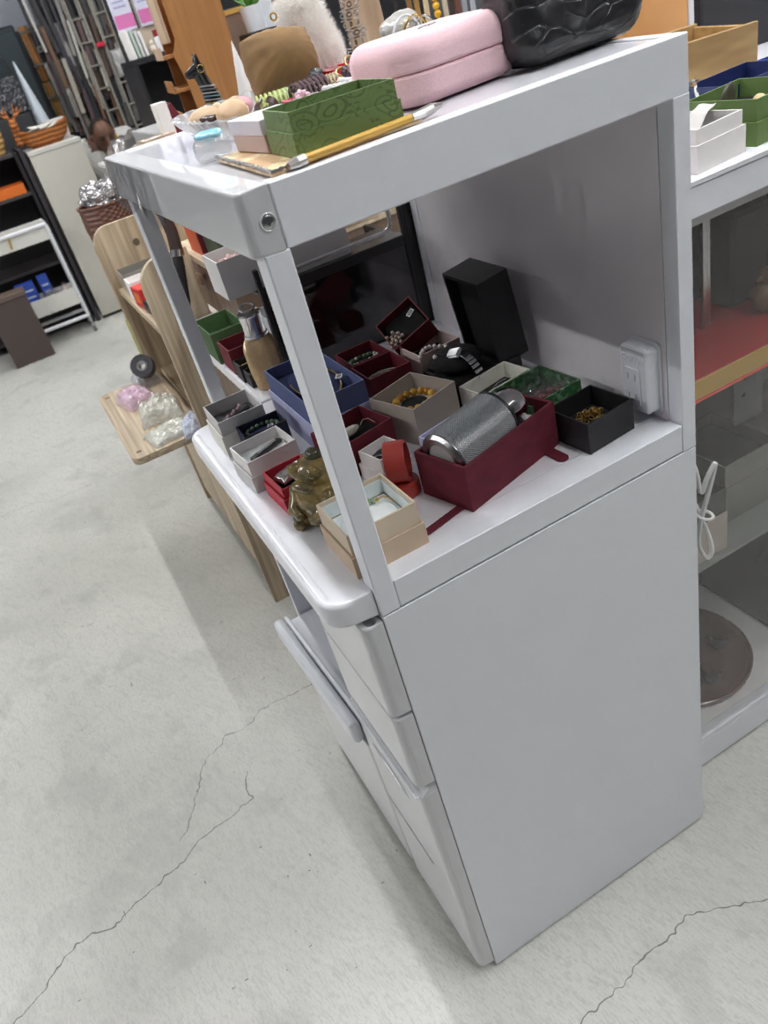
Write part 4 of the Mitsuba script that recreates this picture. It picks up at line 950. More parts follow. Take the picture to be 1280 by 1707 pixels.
bk.add('plate', man(box(.735, .80, .20, .206, .60, .73, .004)) - man(mv(cyl(.005, .02, 12), R('x', 90), TR(.755, .212, .655))) - man(mv(cyl(.003, .02, 10), R('x', 90), TR(.757, .212, .682))), M('bracket_dark', (30, 36, 36), .4), smooth=30)
bk.add('arm', box(.775, .90, .1995, .2065, .66, .766, .003), 'bracket_dark')
for q, (x, y, w_, d_, h_, lb_) in enumerate(((.590, .200, .100, .15, .122, 'dark-rimmed box with a clear lid and beige sides beside the white cord'), (.745, .245, .125, .15, .115, 'grey two-part box with a dark insert behind the beige-sided box'))):
    t = Thing('jewelry_box', lb_, 'box')
    t.add('lower', mv(cbox(w_, d_, h_ * .62, .001), TR(x, y, .4425)), card_taupe if q == 0 else M('card_mid_grey', (112, 112, 107), .7))
    t.add('tray', mv(tray(w_ - .004, d_ - .004, h_ * .38, .003), TR(x, y, .4425 + h_ * .62 + .0003)), M('card_dark_grey', (44, 44, 43), .5) if q == 0 else 'card_mid_grey')
    t.add('pad', mv(cbox(w_ - .012, d_ - .012, .018, .001), TR(x, y, .4425 + h_ * .62 + .005)), black_velvet)
tk = Thing('round_tray', 'dark brown round lacquer tray with two small glass cups in the showcase', 'tray')
tk.add('disc', mv(lathe([(0, 0), (.130, 0), (.137, .004), (.139, .014), (.136, .016), (.130, .010), (0, .009)], 64), TR(.640, .248, .0805)), M('brown_lacquer', (84, 52, 50), .2, clear=.6), smooth=40)
for x, y in ((.640, .160), (.715, .215)):
    g_ = Thing('glass_cup', 'small clear glass cup on the round brown tray', 'cup', 'glass cups on the round tray')
    g_.add('glass', mv(lathe([(0, 0), (.015, 0), (.019, .010), (.020, .032), (.0185, .032), (.0175, .011), (.014, .003), (0, .003)], 28), TR(x, y, .0905)), 'clear_glass', smooth=40)
tg = Thing('price_tag', 'striped white tag on the round brown tray', 'tag')
tg.add('card', mv(cbox(.030, .022, .0008), R('z', 20), TR(.690, .285, .0908)), tag_white)
tg.add('print', mv(cat(*[mv(cbox(.024, .0025, .0003), TR(0, -.007 + .005 * k, .0009)) for k in range(4)]), R('z', 20), TR(.690, .285, .0908)), tag_ink)
# mains cord hanging between the cabinet and the showcase
white_cord = M('white_cord', (222, 222, 220), .35)
cd = Thing('mains_cord', 'bundled white mains cord hanging behind the cabinet edge', 'cord')
def bez_path(pts, n=10):
    P = np.array(pts, float); P = np.vstack([2 * P[0] - P[1], P, 2 * P[-1] - P[-2]]); out = []
    for i in range(1, len(P) - 2):
        for t in np.linspace(0, 1, n, endpoint=False):
            out.append(.5 * ((2 * P[i]) + (-P[i - 1] + P[i + 1]) * t + (2 * P[i - 1] - 5 * P[i] + 4 * P[i + 1] - P[i + 2]) * t * t + (-P[i - 1] + 3 * P[i] - 3 * P[i + 1] + P[i + 2]) * t ** 3))
    return np.array(out + [P[-2]])
for off in (0, .0028):
    cd.add('cord', tube(bez_path([(.455, .02, .775), (.4565, .006 + off, .74), (.458, .000 + off, .71), (.462, -.006 + off, .733), (.468, -.012 + off, .754), (.471, -.010 + off, .748), (.466, -.006 + off, .715), (.461, .004 + off, .66), (.459, .006 + off, .62), (.463, -.004 + off, .60), (.468, -.008 + off, .615), (.465, .000 + off, .650), (.4575, .012 + off, .69)]), .0022, 8), white_cord, smooth=True)
cd.add('tie', tube(ellipse(16, .010, .012) * np.array([.8, 1, 1]) + np.array([.4625, .000, .672]), .0022, 8, True), white_cord, smooth=True)

# things on top of the showcase
ST = 1.0793
s1 = jbox('white two-part box with black lining on the showcase top', card_white, .565, .118, .078, .085, .046, 6, z0=ST, lid=.030, pad=black_velvet, padz=.4)
sl = Thing('zip_bag', 'clear zip bag sticking out of the white box on the showcase', 'bag')
sl.add('sheet', mv(sheet(14, 10, .060, .022, lambda x, y: .002 * np.sin(x * 160) + .001 * np.sin(y * 300), .0004), R('y', -24), R('z', 16), TR(.580, .122, 1.121)), M('zip_clear', (210, 206, 204), .15, clear=.7), smooth=True)
s2 = jbox('olive-green two-part box with a shell brooch on the showcase', M('card_olive', (92, 116, 62), .6), .678, .135, .105, .100, .050, 6, z0=ST, lid=.026, pad=black_velvet, padz=.5)
sh = Thing('shell_brooch', 'beige ribbed shell brooch in the olive-green showcase box', 'brooch')
sh.add('shell', on(s2, mv(blob(.010, .08, 120, 3, 2, (1.4, .9, .9)), R('z', 30)), -.014, -.026, .008), M('shell_beige', (196, 168, 124), .4), smooth=True)
for q in range(3): sh.add('pearl', on(s2, ico(.0045, 2), .010 + .008 * q, -.024 + .006 * (q % 2), .006), pearl, smooth=True)
lf = Thing('leaf_clip', 'dark leaf-shaped clip in the olive-green showcase box', 'hair clip')
lf.add('leaf', on(s2, mv(ico(1, 3), np.diag([.012, .005, .020, 1.]), R('y', 25)), -.024, .010, .014), M('leaf_olive', (62, 62, 48), .35), smooth=True)
s3 = jbox('navy open box with a gold and pearl necklace on the showcase', M('card_royal_navy', (24, 36, 82), .5), .776, .234, .130, .085, .044, 4, z0=ST, pad=M('navy_pad', (20, 30, 70), .7), padz=.45)
beads('necklace', 'gold and pearl bead necklace in the navy showcase box', 'necklace', tpts(s3, np.array([(-.05 + .0072 * q, -.012 + .010 * math.sin(q * .5) + .002 * q, .004) for q in range(11)])), .0042, [gold, pearl, gold], string=(.001, False, gold))
s4 = jbox('blue box at the far right of the showcase top', M('card_bright_blue', (40, 62, 138), .5), .905, .240, .085, .085, .040, 0, z0=ST, pad=M('blue_pad', (30, 50, 120), .7), padz=.5)
tn = Thing('wooden_box', 'tan open wooden box on the showcase top', 'box')
tw = M('tan_board', 0, .55, tex=wood_tex((148, 118, 74), (182, 150, 102), 0, 30))
tnm = [R('z', -12), TR(.8753, .4368, ST)]
tn.add('front_board', mv(box(-.075, .075, -.080, -.072, 0, .078, .001), *tnm), tw)
tn.add('back_board', mv(box(-.075, .075, .072, .080, 0, .078, .001), *tnm), tw)
tn.add('end_board', mv(box(-.075, -.067, -.0715, .0715, 0, .074, .001), *tnm), tw)
tn.add('end_board', mv(box(.067, .075, -.0715, .0715, 0, .074, .001), *tnm), tw)
tn.add('floor_board', mv(box(-.0665, .0665, -.0715, .0715, 0, .006), *tnm), tw)
gbts = Thing('glass_bottle', 'small clear glass bottle with a green glass foot beside the white box', 'bottle')
gbts.add('glass', mv(lathe([(0, 0), (.012, 0), (.013, .004), (.012, .030), (.010, .044), (.006, .050), (.0055, .058), (.008, .062), (0, .062)], 24), TR(.670, .214, ST)), 'clear_glass', smooth=50)
gbts.add('green_foot', mv(blob(.013, .2, 90, 3, 7, (1, 1, .9)), TR(.684, .212, ST + .0115)), M('green_glass', (132, 178, 136), .1, clear=.8), smooth=True)
bl = Thing('black_board', 'upright black display board at the back of the showcase', 'board')
bl.add('panel', box(1.03, 1.54, .545, .557, ST, 1.50, .001), M('board_black', (38, 38, 41), .55))
bl.add('frame_edge', box(1.022, 1.0295, .543, .559, ST, 1.50, .001), black_plastic)
ob_ = Thing('orange_display_board', 'orange panel with a white edge standing behind the black bag', 'panel')
ob_.add('panel', box(.80, 1.000, .548, .556, ST, 1.50, .001), M('orange_sheet', (214, 158, 100), .55))
ob_.add('white_edge', box(1.0003, 1.012, .545, .558, ST, 1.50, .001), white_plastic)

# ---------------------------------------------------------------- display counters behind the cabinet
wd = Thing('counter', 'white counter behind the cabinet carrying necklace boards', 'counter')
wd.add('body', box(.64, 1.50, .66, 1.35, .004, 1.05, .003), white_matte)
wd.add('top', box(.62, 1.52, .64, 1.37, 1.0505, 1.075, .002), white_top)
def board(label, x, y, w, z0, z1, mat, th=.012, rz=0):
    return single('necklace_board', label, 'board', mv(box(-w / 2, w / 2, -th / 2, th / 2, 0, z1 - z0, .001), R('x', -6), R('z', rz), TR(x + .02, y, z0)), mat)
Bz = 1.0755
board('pale wood necklace board behind the fur charm', .660, 1.10, .085, Bz, 1.52, wood_pale)
board('narrow pale wood strip left of the necklace board', .607 + .035, 1.13, .022, Bz, 1.52, wood_y)
def chain_strand(label, x, y, z0, z1, r, mat, n):
    t = Thing('necklace', label, 'necklace')
    pts = [(x + .004 * math.sin(q * .9), y + .002 * math.cos(q * 1.7), z0 + (z1 - z0) * q / n) for q in range(n + 1)]
    t.add('links', cat(*[mv(tube(ellipse(8, r, r * .7), r * .25, 4, True), R('x', 90 * (q % 2)), R('z', 37 * q), TR(*p)) for q, p in enumerate(pts)]), mat, smooth=True)
dark_silver = M('dark_silver', (112, 110, 112), .25, metal=.9)
SB = Thing('necklace_stand', 'dark stand with hanging chains behind the fur charm', 'stand')
SB.add('base', box(.515, .568, .945, 1.02, .9533, .973, .002), black_plastic)
SB.add('bar', tube([(.545, .99, .973), (.545, .99, 1.46), (.590, .945, 1.47)], .005, 8), black_metal, smooth=True)
for q, x in enumerate((.556, .568, .581)):
    chain_strand(('silver', 'dark silver', 'bright silver')[q] + ' chain hanging from the dark stand', x, .95 - .004 * q, 1.20, 1.462, .0055, (silver, dark_silver, silver)[q], 34)
single('red_case', 'dark red folded case behind the fur charm', 'case', mv(box(-.016, .016, -.01, .01, 0, .20, .003), R('y', -14), TR(.532, 1.08, 1.197)), card_wine)
ph = Thing('riser_box', 'dark display riser on the hutch under the cat bust', 'riser')
ph.add('body', box(.20, .40, .96, 1.13, .9533 + .0, 1.196, .002) if False else box(.262, .55, 1.03, 1.13, .9533, 1.192, .002), M('riser_dark', (52, 46, 44), .5))
cbg = Thing('clear_bag', 'clear bag with silver headbands behind the pink case', 'bag')
cbg.add('contents', mv(blob(.045, .35, 26, 4, 9, (1, .6, .75)), TR(.695, .985, 1.247)), M('bag_silver_white', (206, 204, 200), .15, metal=.3, clear=.8), smooth=False)
for q in range(3):
    cbg.add('headband', tube(np.array([(.678 + .020 * q + (.034 - .004 * q) * math.cos(a_), .945, 1.225 + (.048 - .005 * q) * math.sin(a_)) for a_ in np.linspace(0, math.pi, 16)]), .0024, 6), (white_plastic, gold, silver)[q], smooth=True)
single('support_stack', 'stack of white trays under the clear bag', 'tray', cat(*[box(.63, .75, .925, 1.04, Bz + .03 * q + .0005, Bz + .03 * q + .028, .002) for q in range(4)]), card_white)
# necklace boards and strips along the back, left to right
strip_cols = [((120, 92, 54), 'brown beaded'), ((150, 118, 66), 'gold-brown beaded'), ((206, 190, 160), 'cream'), ((88, 70, 48), 'dark brown'), ((196, 186, 164), 'ivory'), ((56, 44, 38), 'espresso'), ((104, 66, 56), 'red-brown'), ((150, 152, 160), 'silver-grey'), ((176, 180, 190), 'pale silver')]
for q, (c_, nme) in enumerate(strip_cols):
    x = .755 + q * .0165 + (.014 if q > 2 else 0)
    m_ = M(f'strap_colour_{q + 1}', c_, .5)
    single('strap', f'{nme} strap hanging behind the pink case', 'strap', mv(rounded(.012, .005, .30, .002, 3), R('y', 2 * (q % 3 - 1)), TR(x, 1.05 + .004 * (q % 2), 1.20)), m_)
rail = single('hanging_rail', 'dark rail from which the straps behind the pink case hang', 'rail', tube([(.985, 1.056, Bz + .0005), (.985, 1.056, 1.505), (.735, 1.056, 1.505), (.735, 1.075, 1.505), (.735, 1.075, Bz + .0005)], .004, 8), black_metal)
yb = M('yellow_bead', (222, 168, 36), .2, clear=.6)
beads('necklace', 'yellow round bead necklace hanging among the straps', 'necklace', [(.806 + .001 * math.sin(q), 1.036, 1.21 + .0145 * q) for q in range(20)], .0075, yb, sub=2, string=(.001, False, cord_dark))
bx2 = Thing('black_box', 'black box with a gold edge behind the black bag', 'box')
bx2.add('body', box(.90, 1.18, .75, 1.0, Bz, 1.262, .002), card_black)
bx2.add('gold_edge', box(.885, 1.19, .742, .749, 1.262, 1.27, .001), gold)

# cat bust with bracelets
cb = Thing('cat_bust', 'black cat bust wearing a stack of bracelets and a gold ear hoop', 'figurine')
def cat_mesh():
    def s(x, z, r, y=0, sc=(1, 1, 1)): return Manifold.sphere(r, 24).scale(list(sc)).translate([x, y, z])
    b = Manifold.batch_hull([s(.296, 1.205, .020), s(.290, 1.245, .0125)]) + Manifold.batch_hull([s(.290, 1.245, .0125), s(.282, 1.278, .0125)])
    b += Manifold.batch_hull([s(.283, 1.283, .0135), s(.262, 1.279, .0075)]) + Manifold.batch_hull([s(.284, 1.290, .006, -.007), s(.2845, 1.308, .0015, -.010)]) + Manifold.batch_hull([s(.284, 1.290, .006, .007), s(.2845, 1.308, .0015, .010)])
    m = tm(b.refine_to_length(.0035)); trimesh.smoothing.filter_taubin(m, iterations=6); return m
cbm = [TR(.010, 1.075 - .0, 0)]
cb.add('body', mv(cat_mesh(), TR(.006, 1.075, -.0)), black_gloss, smooth=True)
for q in range(6):
    cb.add('bracelet', mv(tube(ellipse(20, .0158 + .0012 * (5 - q) * .4, .0158 + .0012 * (5 - q) * .4), .0017, 6, True), R('y', 10), TR(.297 + .0008 * (5 - q), 1.075, 1.222 + .0062 * q)), (gold, silver, M('bangle_teal', (96, 130, 140), .25, metal=.5), silver, dark_silver, silver)[q], smooth=True)
cb.add('ear_hoop', tube(np.array([(.291 + .0065 * math.cos(a_), 1.0615, 1.284 + .0065 * math.sin(a_)) for a_ in np.linspace(0, 5.9, 16)]), .0011, 6, True), gold, smooth=True)
wf = Thing('paper_scroll', 'white pointed paper stand beside the cat bust', 'paper')
wf.add('cone', mv(lathe([(.022, 0), (.001, .12)], 16), TR(.375, 1.09, 1.1925)), card_white, smooth=True)

# orange wooden jewellery cabinet farther back
base2 = Thing('counter', 'grey counter farther back under the orange wooden jewellery cabinet', 'counter')
base2.add('body', box(.42, 1.25, 2.05, 2.75, .004, 1.10, .004), M('counter_grey', (150, 150, 150), .6))
OW = Thing('jewelry_cabinet', 'tall orange-brown wooden jewellery cabinet with open side drawers', 'cabinet')
om = [R('z', -8), TR(.600, 2.16, 1.1005)]
OW.add('side_panel', mv(tm(trimesh.creation.extrude_polygon(Polygon([(-.055, 0), (.090, 0), (.115, .06), (.115, .46), (-.055, .46), (-.055, .24), (-.075, .20), (-.060, .12)]), .012, engine='earcut')), R('x', 90), *om), wood_orange)
OW.add('back_board', mv(box(.095, .115, .0, .22, .06, .46), *om), wood_orange)
for q, z in enumerate((.01, .10, .195)):
    OW.add('shelf', mv(box(-.105, .094, .001, .22, z, z + .010, .001), *om), wood_orange)
    OW.add('drawer_front', mv(box(-.110, -.1055, .001, .22, z, z + .035, .001), *om), wood_pale if q == 2 else wood_orange)
OW.add('far_panel', mv(box(-.075, .115, .221, .232, 0, .46), *om), wood_orange)
OW.add('top_flap', mv(box(-.078, -.068, .0, .22, .235, .46, .001), *om), wood_pale)
single('red_book', 'dark red narrow case leaning at the foot of the orange cabinet', 'case', mv(box(-.022, .022, -.03, .03, 0, .085, .002), R('y', -22), TR(.430, 1.99, 1.11)), card_wine)
rs2 = Thing('side_stand', 'small grey stand in front of the orange cabinet', 'stand')
rs2.add('body', box(.34, .475, 1.91, 2.045, .956, 1.108, .002), card_grey)
dbx = Thing('drawer_box', 'small white drawer box beside the dark red case', 'drawer box')
dbx.add('body', mv(cbox(.035, .06, .095, .001), TR(.385, 1.97, 1.1085)), card_white)
for q in range(2): dbx.add('drawer', mv(box(-.0185, -.0178, -.026, .026, .008 + .044 * q, .046 + .044 * q), TR(.385, 1.97, 1.1085)), card_cream)
trb = Thing('ring_tray', 'pale wooden tray of small earrings in the background', 'tray')
trb.add('tray', mv(tray(.10, .07, .018, .004), R('z', 6), TR(.335, 1.93, 1.1085 + .0)), wood_y)
trb.add('earrings', mv(cat(*[mv(ico(.004, 1), TR(rng.uniform(-.042, .042), rng.uniform(-.028, .028), .014)) for _ in range(40)]), R('z', 6), TR(.335, 1.93, 1.1085)), pearl, stuff=True)
pkb = single('jewelry_box', 'small pink box in front of the pale wooden tray', 'box', mv(cbox(.05, .03, .022, .001), R('z', 6), TR(.326, 1.885, 1.0865)), card_pink)
single('jewelry_box', 'bright red small box at the corner of the pale wooden tray', 'box', mv(cbox(.022, .03, .035, .001), R('z', 6), TR(.372, 1.885, 1.0865)), card_red)
pst = Thing('tray_stand', 'white post stand holding the pale wooden tray', 'stand')
pst.add('plate', box(.28, .40, 1.865, 1.9085, 1.080, 1.086), white_plastic)
pst.add('column', box(.325, .350, 1.885, 1.900, .9553, 1.0798), white_plastic)

# picture frames, plant, white column behind the pillow
pf = Thing('picture_frame', 'yellow-edged picture frame leaning behind the pillow', 'frame')
pfm = [R('y', 0), R('x', -8), R('z', -62), TR(.80, 2.42, 1.1005)]
pf.add('frame', mv(tm(Manifold.cube([.16, .014, .28], True).translate([0, 0, .14]) - Manifold.cube([.13, .03, .25], True).translate([0, 0, .14])), *pfm), M('frame_yellow', (196, 152, 62), .4))
pf.add('picture', mv(box(-.068, .068, -.003, .003, .012, .268), *pfm), M('picture_brown', (120, 98, 82), .6))
pl = Thing('potted_plant', 'small green plant behind the orange cabinet', 'plant')
pl.add('pot', mv(lathe([(0, 0), (.030, 0), (.038, .07), (.034, .07), (.028, .01), (0, .01)], 20), TR(.820, 2.19, 1.30)), white_plastic, smooth=40)
leafm = M('leaf_green', (96, 160, 58), .45)
for q in range(12):
    a_ = q * 2.4
    pl.add('leaf', mv(ico(1, 2), np.diag([.032, .012, .003, 1.]), R('y', -30 - 4 * (q % 4)), TR(.022, 0, 0), R('z', math.degrees(a_)), TR(.820, 2.19, 1.372 + .006 * (q % 5))), leafm, smooth=True)
psd = single('plant_stand', 'dark box under the green plant', 'stand', box(.775, .87, 2.13, 2.25, 1.1005, 1.2995, .002), black_plastic)
single('white_column', 'white upright panel beyond the pillow', 'panel', box(1.07, 1.19, 2.78, 2.82, .004, 1.75, .003), M('panel_cool_white', (200, 204, 210), .5))
single('black_screen', 'black upright screen beyond the fur charm', 'screen', box(1.20, 1.80, 2.80, 2.84, .004, 1.75, .003), black_plastic)
single('paper_pile', 'pile of pale blue papers behind the pillow', 'papers', cat(*[mv(cbox(.14, .10, .006), R('z', 5 * q), TR(.94, 2.35, 1.1006 + .0063 * q)) for q in range(8)]), M('paper_blue', (186, 194, 210), .7))

# black shelf with goods on it, farther back
SH = Thing('goods_shelf', 'black open shelf with packets and boxes in the background', 'shelf unit')
SH.add('top_board', box(.775, 1.25, 4.0, 4.35, 1.278, 1.305, .002), black_plastic)
SH.add('side_panel', box(.775, .795, 4.0, 4.35, .004, 1.2775, .002), black_plastic)
SH.add('side_panel', box(1.23, 1.25, 4.0, 4.35, .004, 1.2775, .002), black_plastic)
SH.add('back', box(.796, 1.229, 4.33, 4.35, .004, 1.277), M('shelf_back_black', (20, 22, 26), .5))
SH.add('middle_board', box(.796, 1.229, 4.01, 4.329, .90, .92), black_plastic)
for q in range(4):
    single('binder', ('white', 'pale green', 'grey-white', 'white ring')[q] + ' upright folder on the black goods shelf', 'folder', mv(box(-.007, .007, 0, .20, 0, .13 - .006 * q, .001), R('y', -3), TR(.805 + .021 * q, 4.03, 1.3056)), (card_white, M('folder_green', (178, 196, 184), .6), card_grey, white_matte)[q])
single('carton', 'beige carton behind the folders on the black goods shelf', 'box', box(.885, 1.02, 4.18, 4.32, 1.3056, 1.43, .002), card_beige)
sp = Thing('bottle', 'white bottle with a red lid on the black goods shelf', 'bottle')
sp.add('body', mv(lathe([(0, 0), (.022, 0), (.022, .06), (.018, .07), (0, .07)], 20), TR(.955, 4.07, 1.3056)), white_plastic, smooth=40)
sp.add('lid', mv(lathe([(0, .0705), (.020, .0705), (.020, .10), (0, .10)], 20), TR(.955, 4.07, 1.3056)), card_red, smooth=40)
wt_ = Thing('figurine', 'small white figurine beside the red-lidded bottle', 'figurine')
wt_.add('body', mv(cat(blob(.018, .1, 40, 2, 2, (1, 1, 1.2)), mv(ico(.013, 2), TR(0, 0, .028))), TR(.910, 4.06, 1.3268)), M('figurine_cream', (226, 216, 200), .5), smooth=True)
HB = Thing('hanging_bar', 'bar over the goods shelf holding printed pouches', 'rail')
HB.add('bar', tube([(.74, 4.20, 1.72), (1.30, 4.20, 1.72)], .008, 8), black_metal)
for x in (.76, 1.28): HB.add('post', box(x - .01, x + .01, 4.19, 4.21, 1.3053 if x > .78 else 1.3053, 1.715, .001) if x > .79 else box(.78, .80, 4.19, 4.21, 1.3053, 1.715), black_metal)
pk_w, pk_p = M('pouch_white', (206, 206, 224), .3, clear=.6), M('pouch_pink', (206, 110, 168), .35, clear=.6)
for q, x in enumerate((.842, .968)):
    t = Thing('pouch', ('left', 'right')[q] + ' white and pink printed pouch hanging over the goods shelf', 'pouch')
    pm_ = [TR(x, 4.165, 1.43)]
    t.add('bag', mv(pillow_prism(.105, .020, .27, .008, .006), *pm_), pk_w, smooth=40)
    t.add('pink_band', mv(box(-.050, .050, -.0112, -.0102, .015, .075), *pm_), pk_p)
    for k in range(5): t.add('print_line', mv(box(-.035, .030 - .006 * (k % 3), -.0112, -.0103, .105 + .022 * k, .112 + .022 * k), *pm_), M('pouch_print', (150, 150, 190), .4))
single('blue_pouch', 'bright blue pouch hanging at the end of the bar', 'pouch', mv(pillow_prism(.07, .020, .22, .008, .006), TR(1.075, 4.165, 1.45)), M('pouch_blue', (48, 112, 204), .35, clear=.5), smooth=40)

# wall rack of hanging straps and belts
RB = Thing('strap_rack', 'black rack wall hung with rows of straps and belts', 'rack')
RB.add('low_panel', box(.50, .699, 6.05, 6.09, .004, 1.64), M('rack_black_low', (24, 24, 28), .6))
RB.add('back_panel', box(.70, 2.4, 6.05, 6.09, .004, 2.05), M('rack_black', (24, 24, 28), .6))
for z in (1.02, 1.22, 1.42, 1.62, 1.82):
    RB.add('rail', tube([(.52, 5.985, z), (2.38, 5.985, z)], .008, 6), M('rail_grey', (130, 128, 124), .35, metal=.5))
for x in (.86, 1.02, 1.30):
    RB.add('wire_frame', cat(tube([(x, 5.89, .85), (x, 5.89, 1.75)], .009, 6), tube([(x + .09, 5.89, .85), (x + .09, 5.89, 1.75)], .009, 6), *[tube([(x, 5.89, z), (x + .09, 5.89, z)], .006, 5) for z in np.linspace(.9, 1.75, 7)]), M('wire_grey', (150, 146, 136), .4))
belt_cols = [(34, 34, 38), (58, 56, 58), (96, 92, 92), (150, 146, 142), (196, 192, 184), (74, 56, 46), (116, 84, 62), (40, 38, 50), (128, 122, 118), (60, 60, 64), (176, 168, 156), (88, 66, 68)]
belt_names = ['black', 'charcoal', 'grey', 'pale grey', 'off-white', 'dark brown', 'mid brown', 'blue-black', 'stone grey', 'slate', 'beige', 'plum-grey']
belt_m = [M(f'belt_colour_{q + 1}', c_, .4, clear=.3) for q, c_ in enumerate(belt_cols)]
bucklem = shared(tm(Manifold.cube([.030, .008, .034], True) - Manifold.cube([.018, .02, .022], True)), silver)
STR = {}
for q in range(120):
    x = .60 + .0125 * (q % 60) * 1.02 + rng.uniform(-.004, .004); row = q // 60
    k = int(rng.integers(12)); Ls = rng.uniform(.22, .42); ztop = (1.82, 1.42)[row] - (.0, .2)[q % 2]; wd_ = rng.uniform(.016, .034)
    t = Thing('hanging_strap', f'{belt_names[k]} strap hanging in the {("upper", "lower")[row]} row of the black rack wall', 'strap', f'{belt_names[k]} straps in the {("upper", "lower")[row]} row')
    y = 5.95 - .022 * (q % 3)
    t.add('band', mv(rounded(wd_, .006, Ls, .0025, 3), R('y', rng.uniform(-5, 5)), TR(x, y, ztop - Ls)), belt_m[k])
    if q % 3 == 0: t.add('buckle', None, None, shared=bucklem, to_world=TW(x, y - .003, ztop - Ls))
# amber and tan things at the left edge of the rack wall
for q in range(6):
    single('wood_batten', ('tan', 'orange-tan', 'brown', 'olive-tan', 'amber', 'pale tan')[q] + ' batten at the left edge of the rack wall', 'batten', mv(rounded(.022, .012, .34, .004, 3), R('y', -2), TR(.545 + .022 * (q % 3), 6.040, 1.32 - .345 * (q // 3))), M(f'batten_colour_{q + 1}', ((150, 112, 70), (190, 120, 56), (110, 84, 58), (126, 108, 70), (200, 130, 48), (170, 146, 110))[q], .5))
single('red_pouch', 'bright red pouch on the rack wall', 'pouch', mv(rounded(.06, .02, .03, .008), TR(.985, 5.868, 1.42)), M('pouch_red', (206, 36, 66), .4), smooth=40)
single('cream_pouch', 'cream pouch hanging at the right of the rack wall', 'pouch', mv(rounded(.075, .02, .20, .009), R('y', -8), TR(1.18, 5.868, 1.25)), M('pouch_cream', (216, 208, 180), .5), smooth=40)
single('white_pouch', 'grey-white wrapped pouch hanging next to the cream pouch', 'pouch', mv(crumple(.10, .17, .03, 21, .9, 16, 16), R('x', 90), TR(1.08, 5.879, 1.30)), M('pouch_grey_white', (178, 176, 176), .35, clear=.4))

# seated person in the aisle
PS = Thing('person', 'seated person in a white shirt bending over beside the rack wall', 'person')
def person_mesh():
    J = {'pel': (0, .05, .42, .135), 'wai': (0, .03, .58, .125), 'che': (0, -.05, .77, .13), 'shl': (-.17, -.09, .895, .062), 'shr': (.17, -.09, .895, .062), 'nek': (0, -.15, .905, .050),
         'ell': (-.24, -.18, .62, .047), 'elr': (.24, -.18, .62, .047), 'wrl': (-.11, -.36, .56, .034), 'wrr': (.11, -.36, .56, .034),
         'hil': (-.09, .02, .42, .090), 'hir': (.09, .02, .42, .090), 'knl': (-.13, -.38, .45, .062), 'knr': (.13, -.38, .45, .062), 'anl': (-.13, -.34, .08, .045), 'anr': (.13, -.34, .08, .045),
         'tol': (-.14, -.48, .035, .032), 'tor': (.14, -.48, .035, .032)}
    S = {k: Manifold.sphere(v[3], 20).translate(list(v[:3])) for k, v in J.items()}
    bones = [('pel', 'wai'), ('wai', 'che'), ('che', 'shl', 'shr'), ('che', 'nek'), ('shl', 'ell'), ('ell', 'wrl'), ('shr', 'elr'), ('elr', 'wrr'), ('hil', 'knl'), ('hir', 'knr'), ('knl', 'anl'), ('knr', 'anr'), ('anl', 'tol'), ('anr', 'tor'), ('pel', 'hil', 'hir')]
    m = Manifold.batch_boolean([Manifold.batch_hull([S[k] for k in b]) for b in bones], __import__('manifold3d').OpType.Add)
    hx, hy, hz = 0, 0, 0
    head = Manifold.sphere(.082, 28).scale([.92, 1.08, 1.15]).translate([hx, hy, hz]) + Manifold.batch_hull([Manifold.sphere(.045, 16).translate([hx, hy - .045, hz - .055]), Manifold.sphere(.05, 16).translate([hx, hy - .02, hz - .03])])
    head += Manifold.batch_hull([Manifold.sphere(.012, 10).translate([hx, hy - .088, hz + .005]), Manifold.sphere(.016, 10).translate([hx, hy - .098, hz - .022])])
    for s in (-1, 1): head += Manifold.sphere(.022, 12).scale([.4, .8, 1.2]).translate([s * .078, hy + .005, hz - .005])
    for s in (-1, 1):
        head = head - Manifold.sphere(.013, 10).translate([s * .03, hy - .093, hz + .012])
        px, py, pz = s * .11, -.36, .56
        palm = Manifold.batch_hull([Manifold.sphere(.018, 10).translate([px - s * .02, py - .03, pz]), Manifold.sphere(.018, 10).translate([px + s * .02, py - .03, pz]), Manifold.sphere(.016, 10).translate([px, py - .09, pz - .01])])
        m += palm
        for f_ in range(4):
            fx = px - .024 + .016 * f_; L_ = (.055, .066, .070, .058)[f_]
            m += Manifold.batch_hull([Manifold.sphere(.009, 8).translate([fx, py - .09, pz - .008]), Manifold.sphere(.008, 8).translate([fx, py - .09 - L_ * .6, pz - .018])]) + Manifold.batch_hull([Manifold.sphere(.008, 8).translate([fx, py - .09 - L_ * .6, pz - .018]), Manifold.sphere(.007, 8).translate([fx, py - .09 - L_ * .8, pz - .045])])
        m += Manifold.batch_hull([Manifold.sphere(.010, 8).translate([px - s * .026, py - .04, pz]), Manifold.sphere(.008, 8).translate([px - s * .046, py - .09, pz - .012])])
    head = head.rotate([24, 0, 0]).translate([0, -.215, .965])
    m = tm((m + head).refine_to_length(.02)); trimesh.smoothing.filter_taubin(m, iterations=6); return m
pmm = [R('z', 5), TR(.650, 5.43, -.005)]
skin = M('skin_brown', (110, 76, 60), .55)
pbody = person_mesh()
PS.add('body', mv(pbody, *pmm), skin, smooth=True)
def cloth(m, keep, off):
    f = keep(m.triangles_center); s = m.submesh([np.where(f)[0]], append=True, repair=False); s.vertices = np.array(s.vertices) + np.array(s.vertex_normals) * off; return s
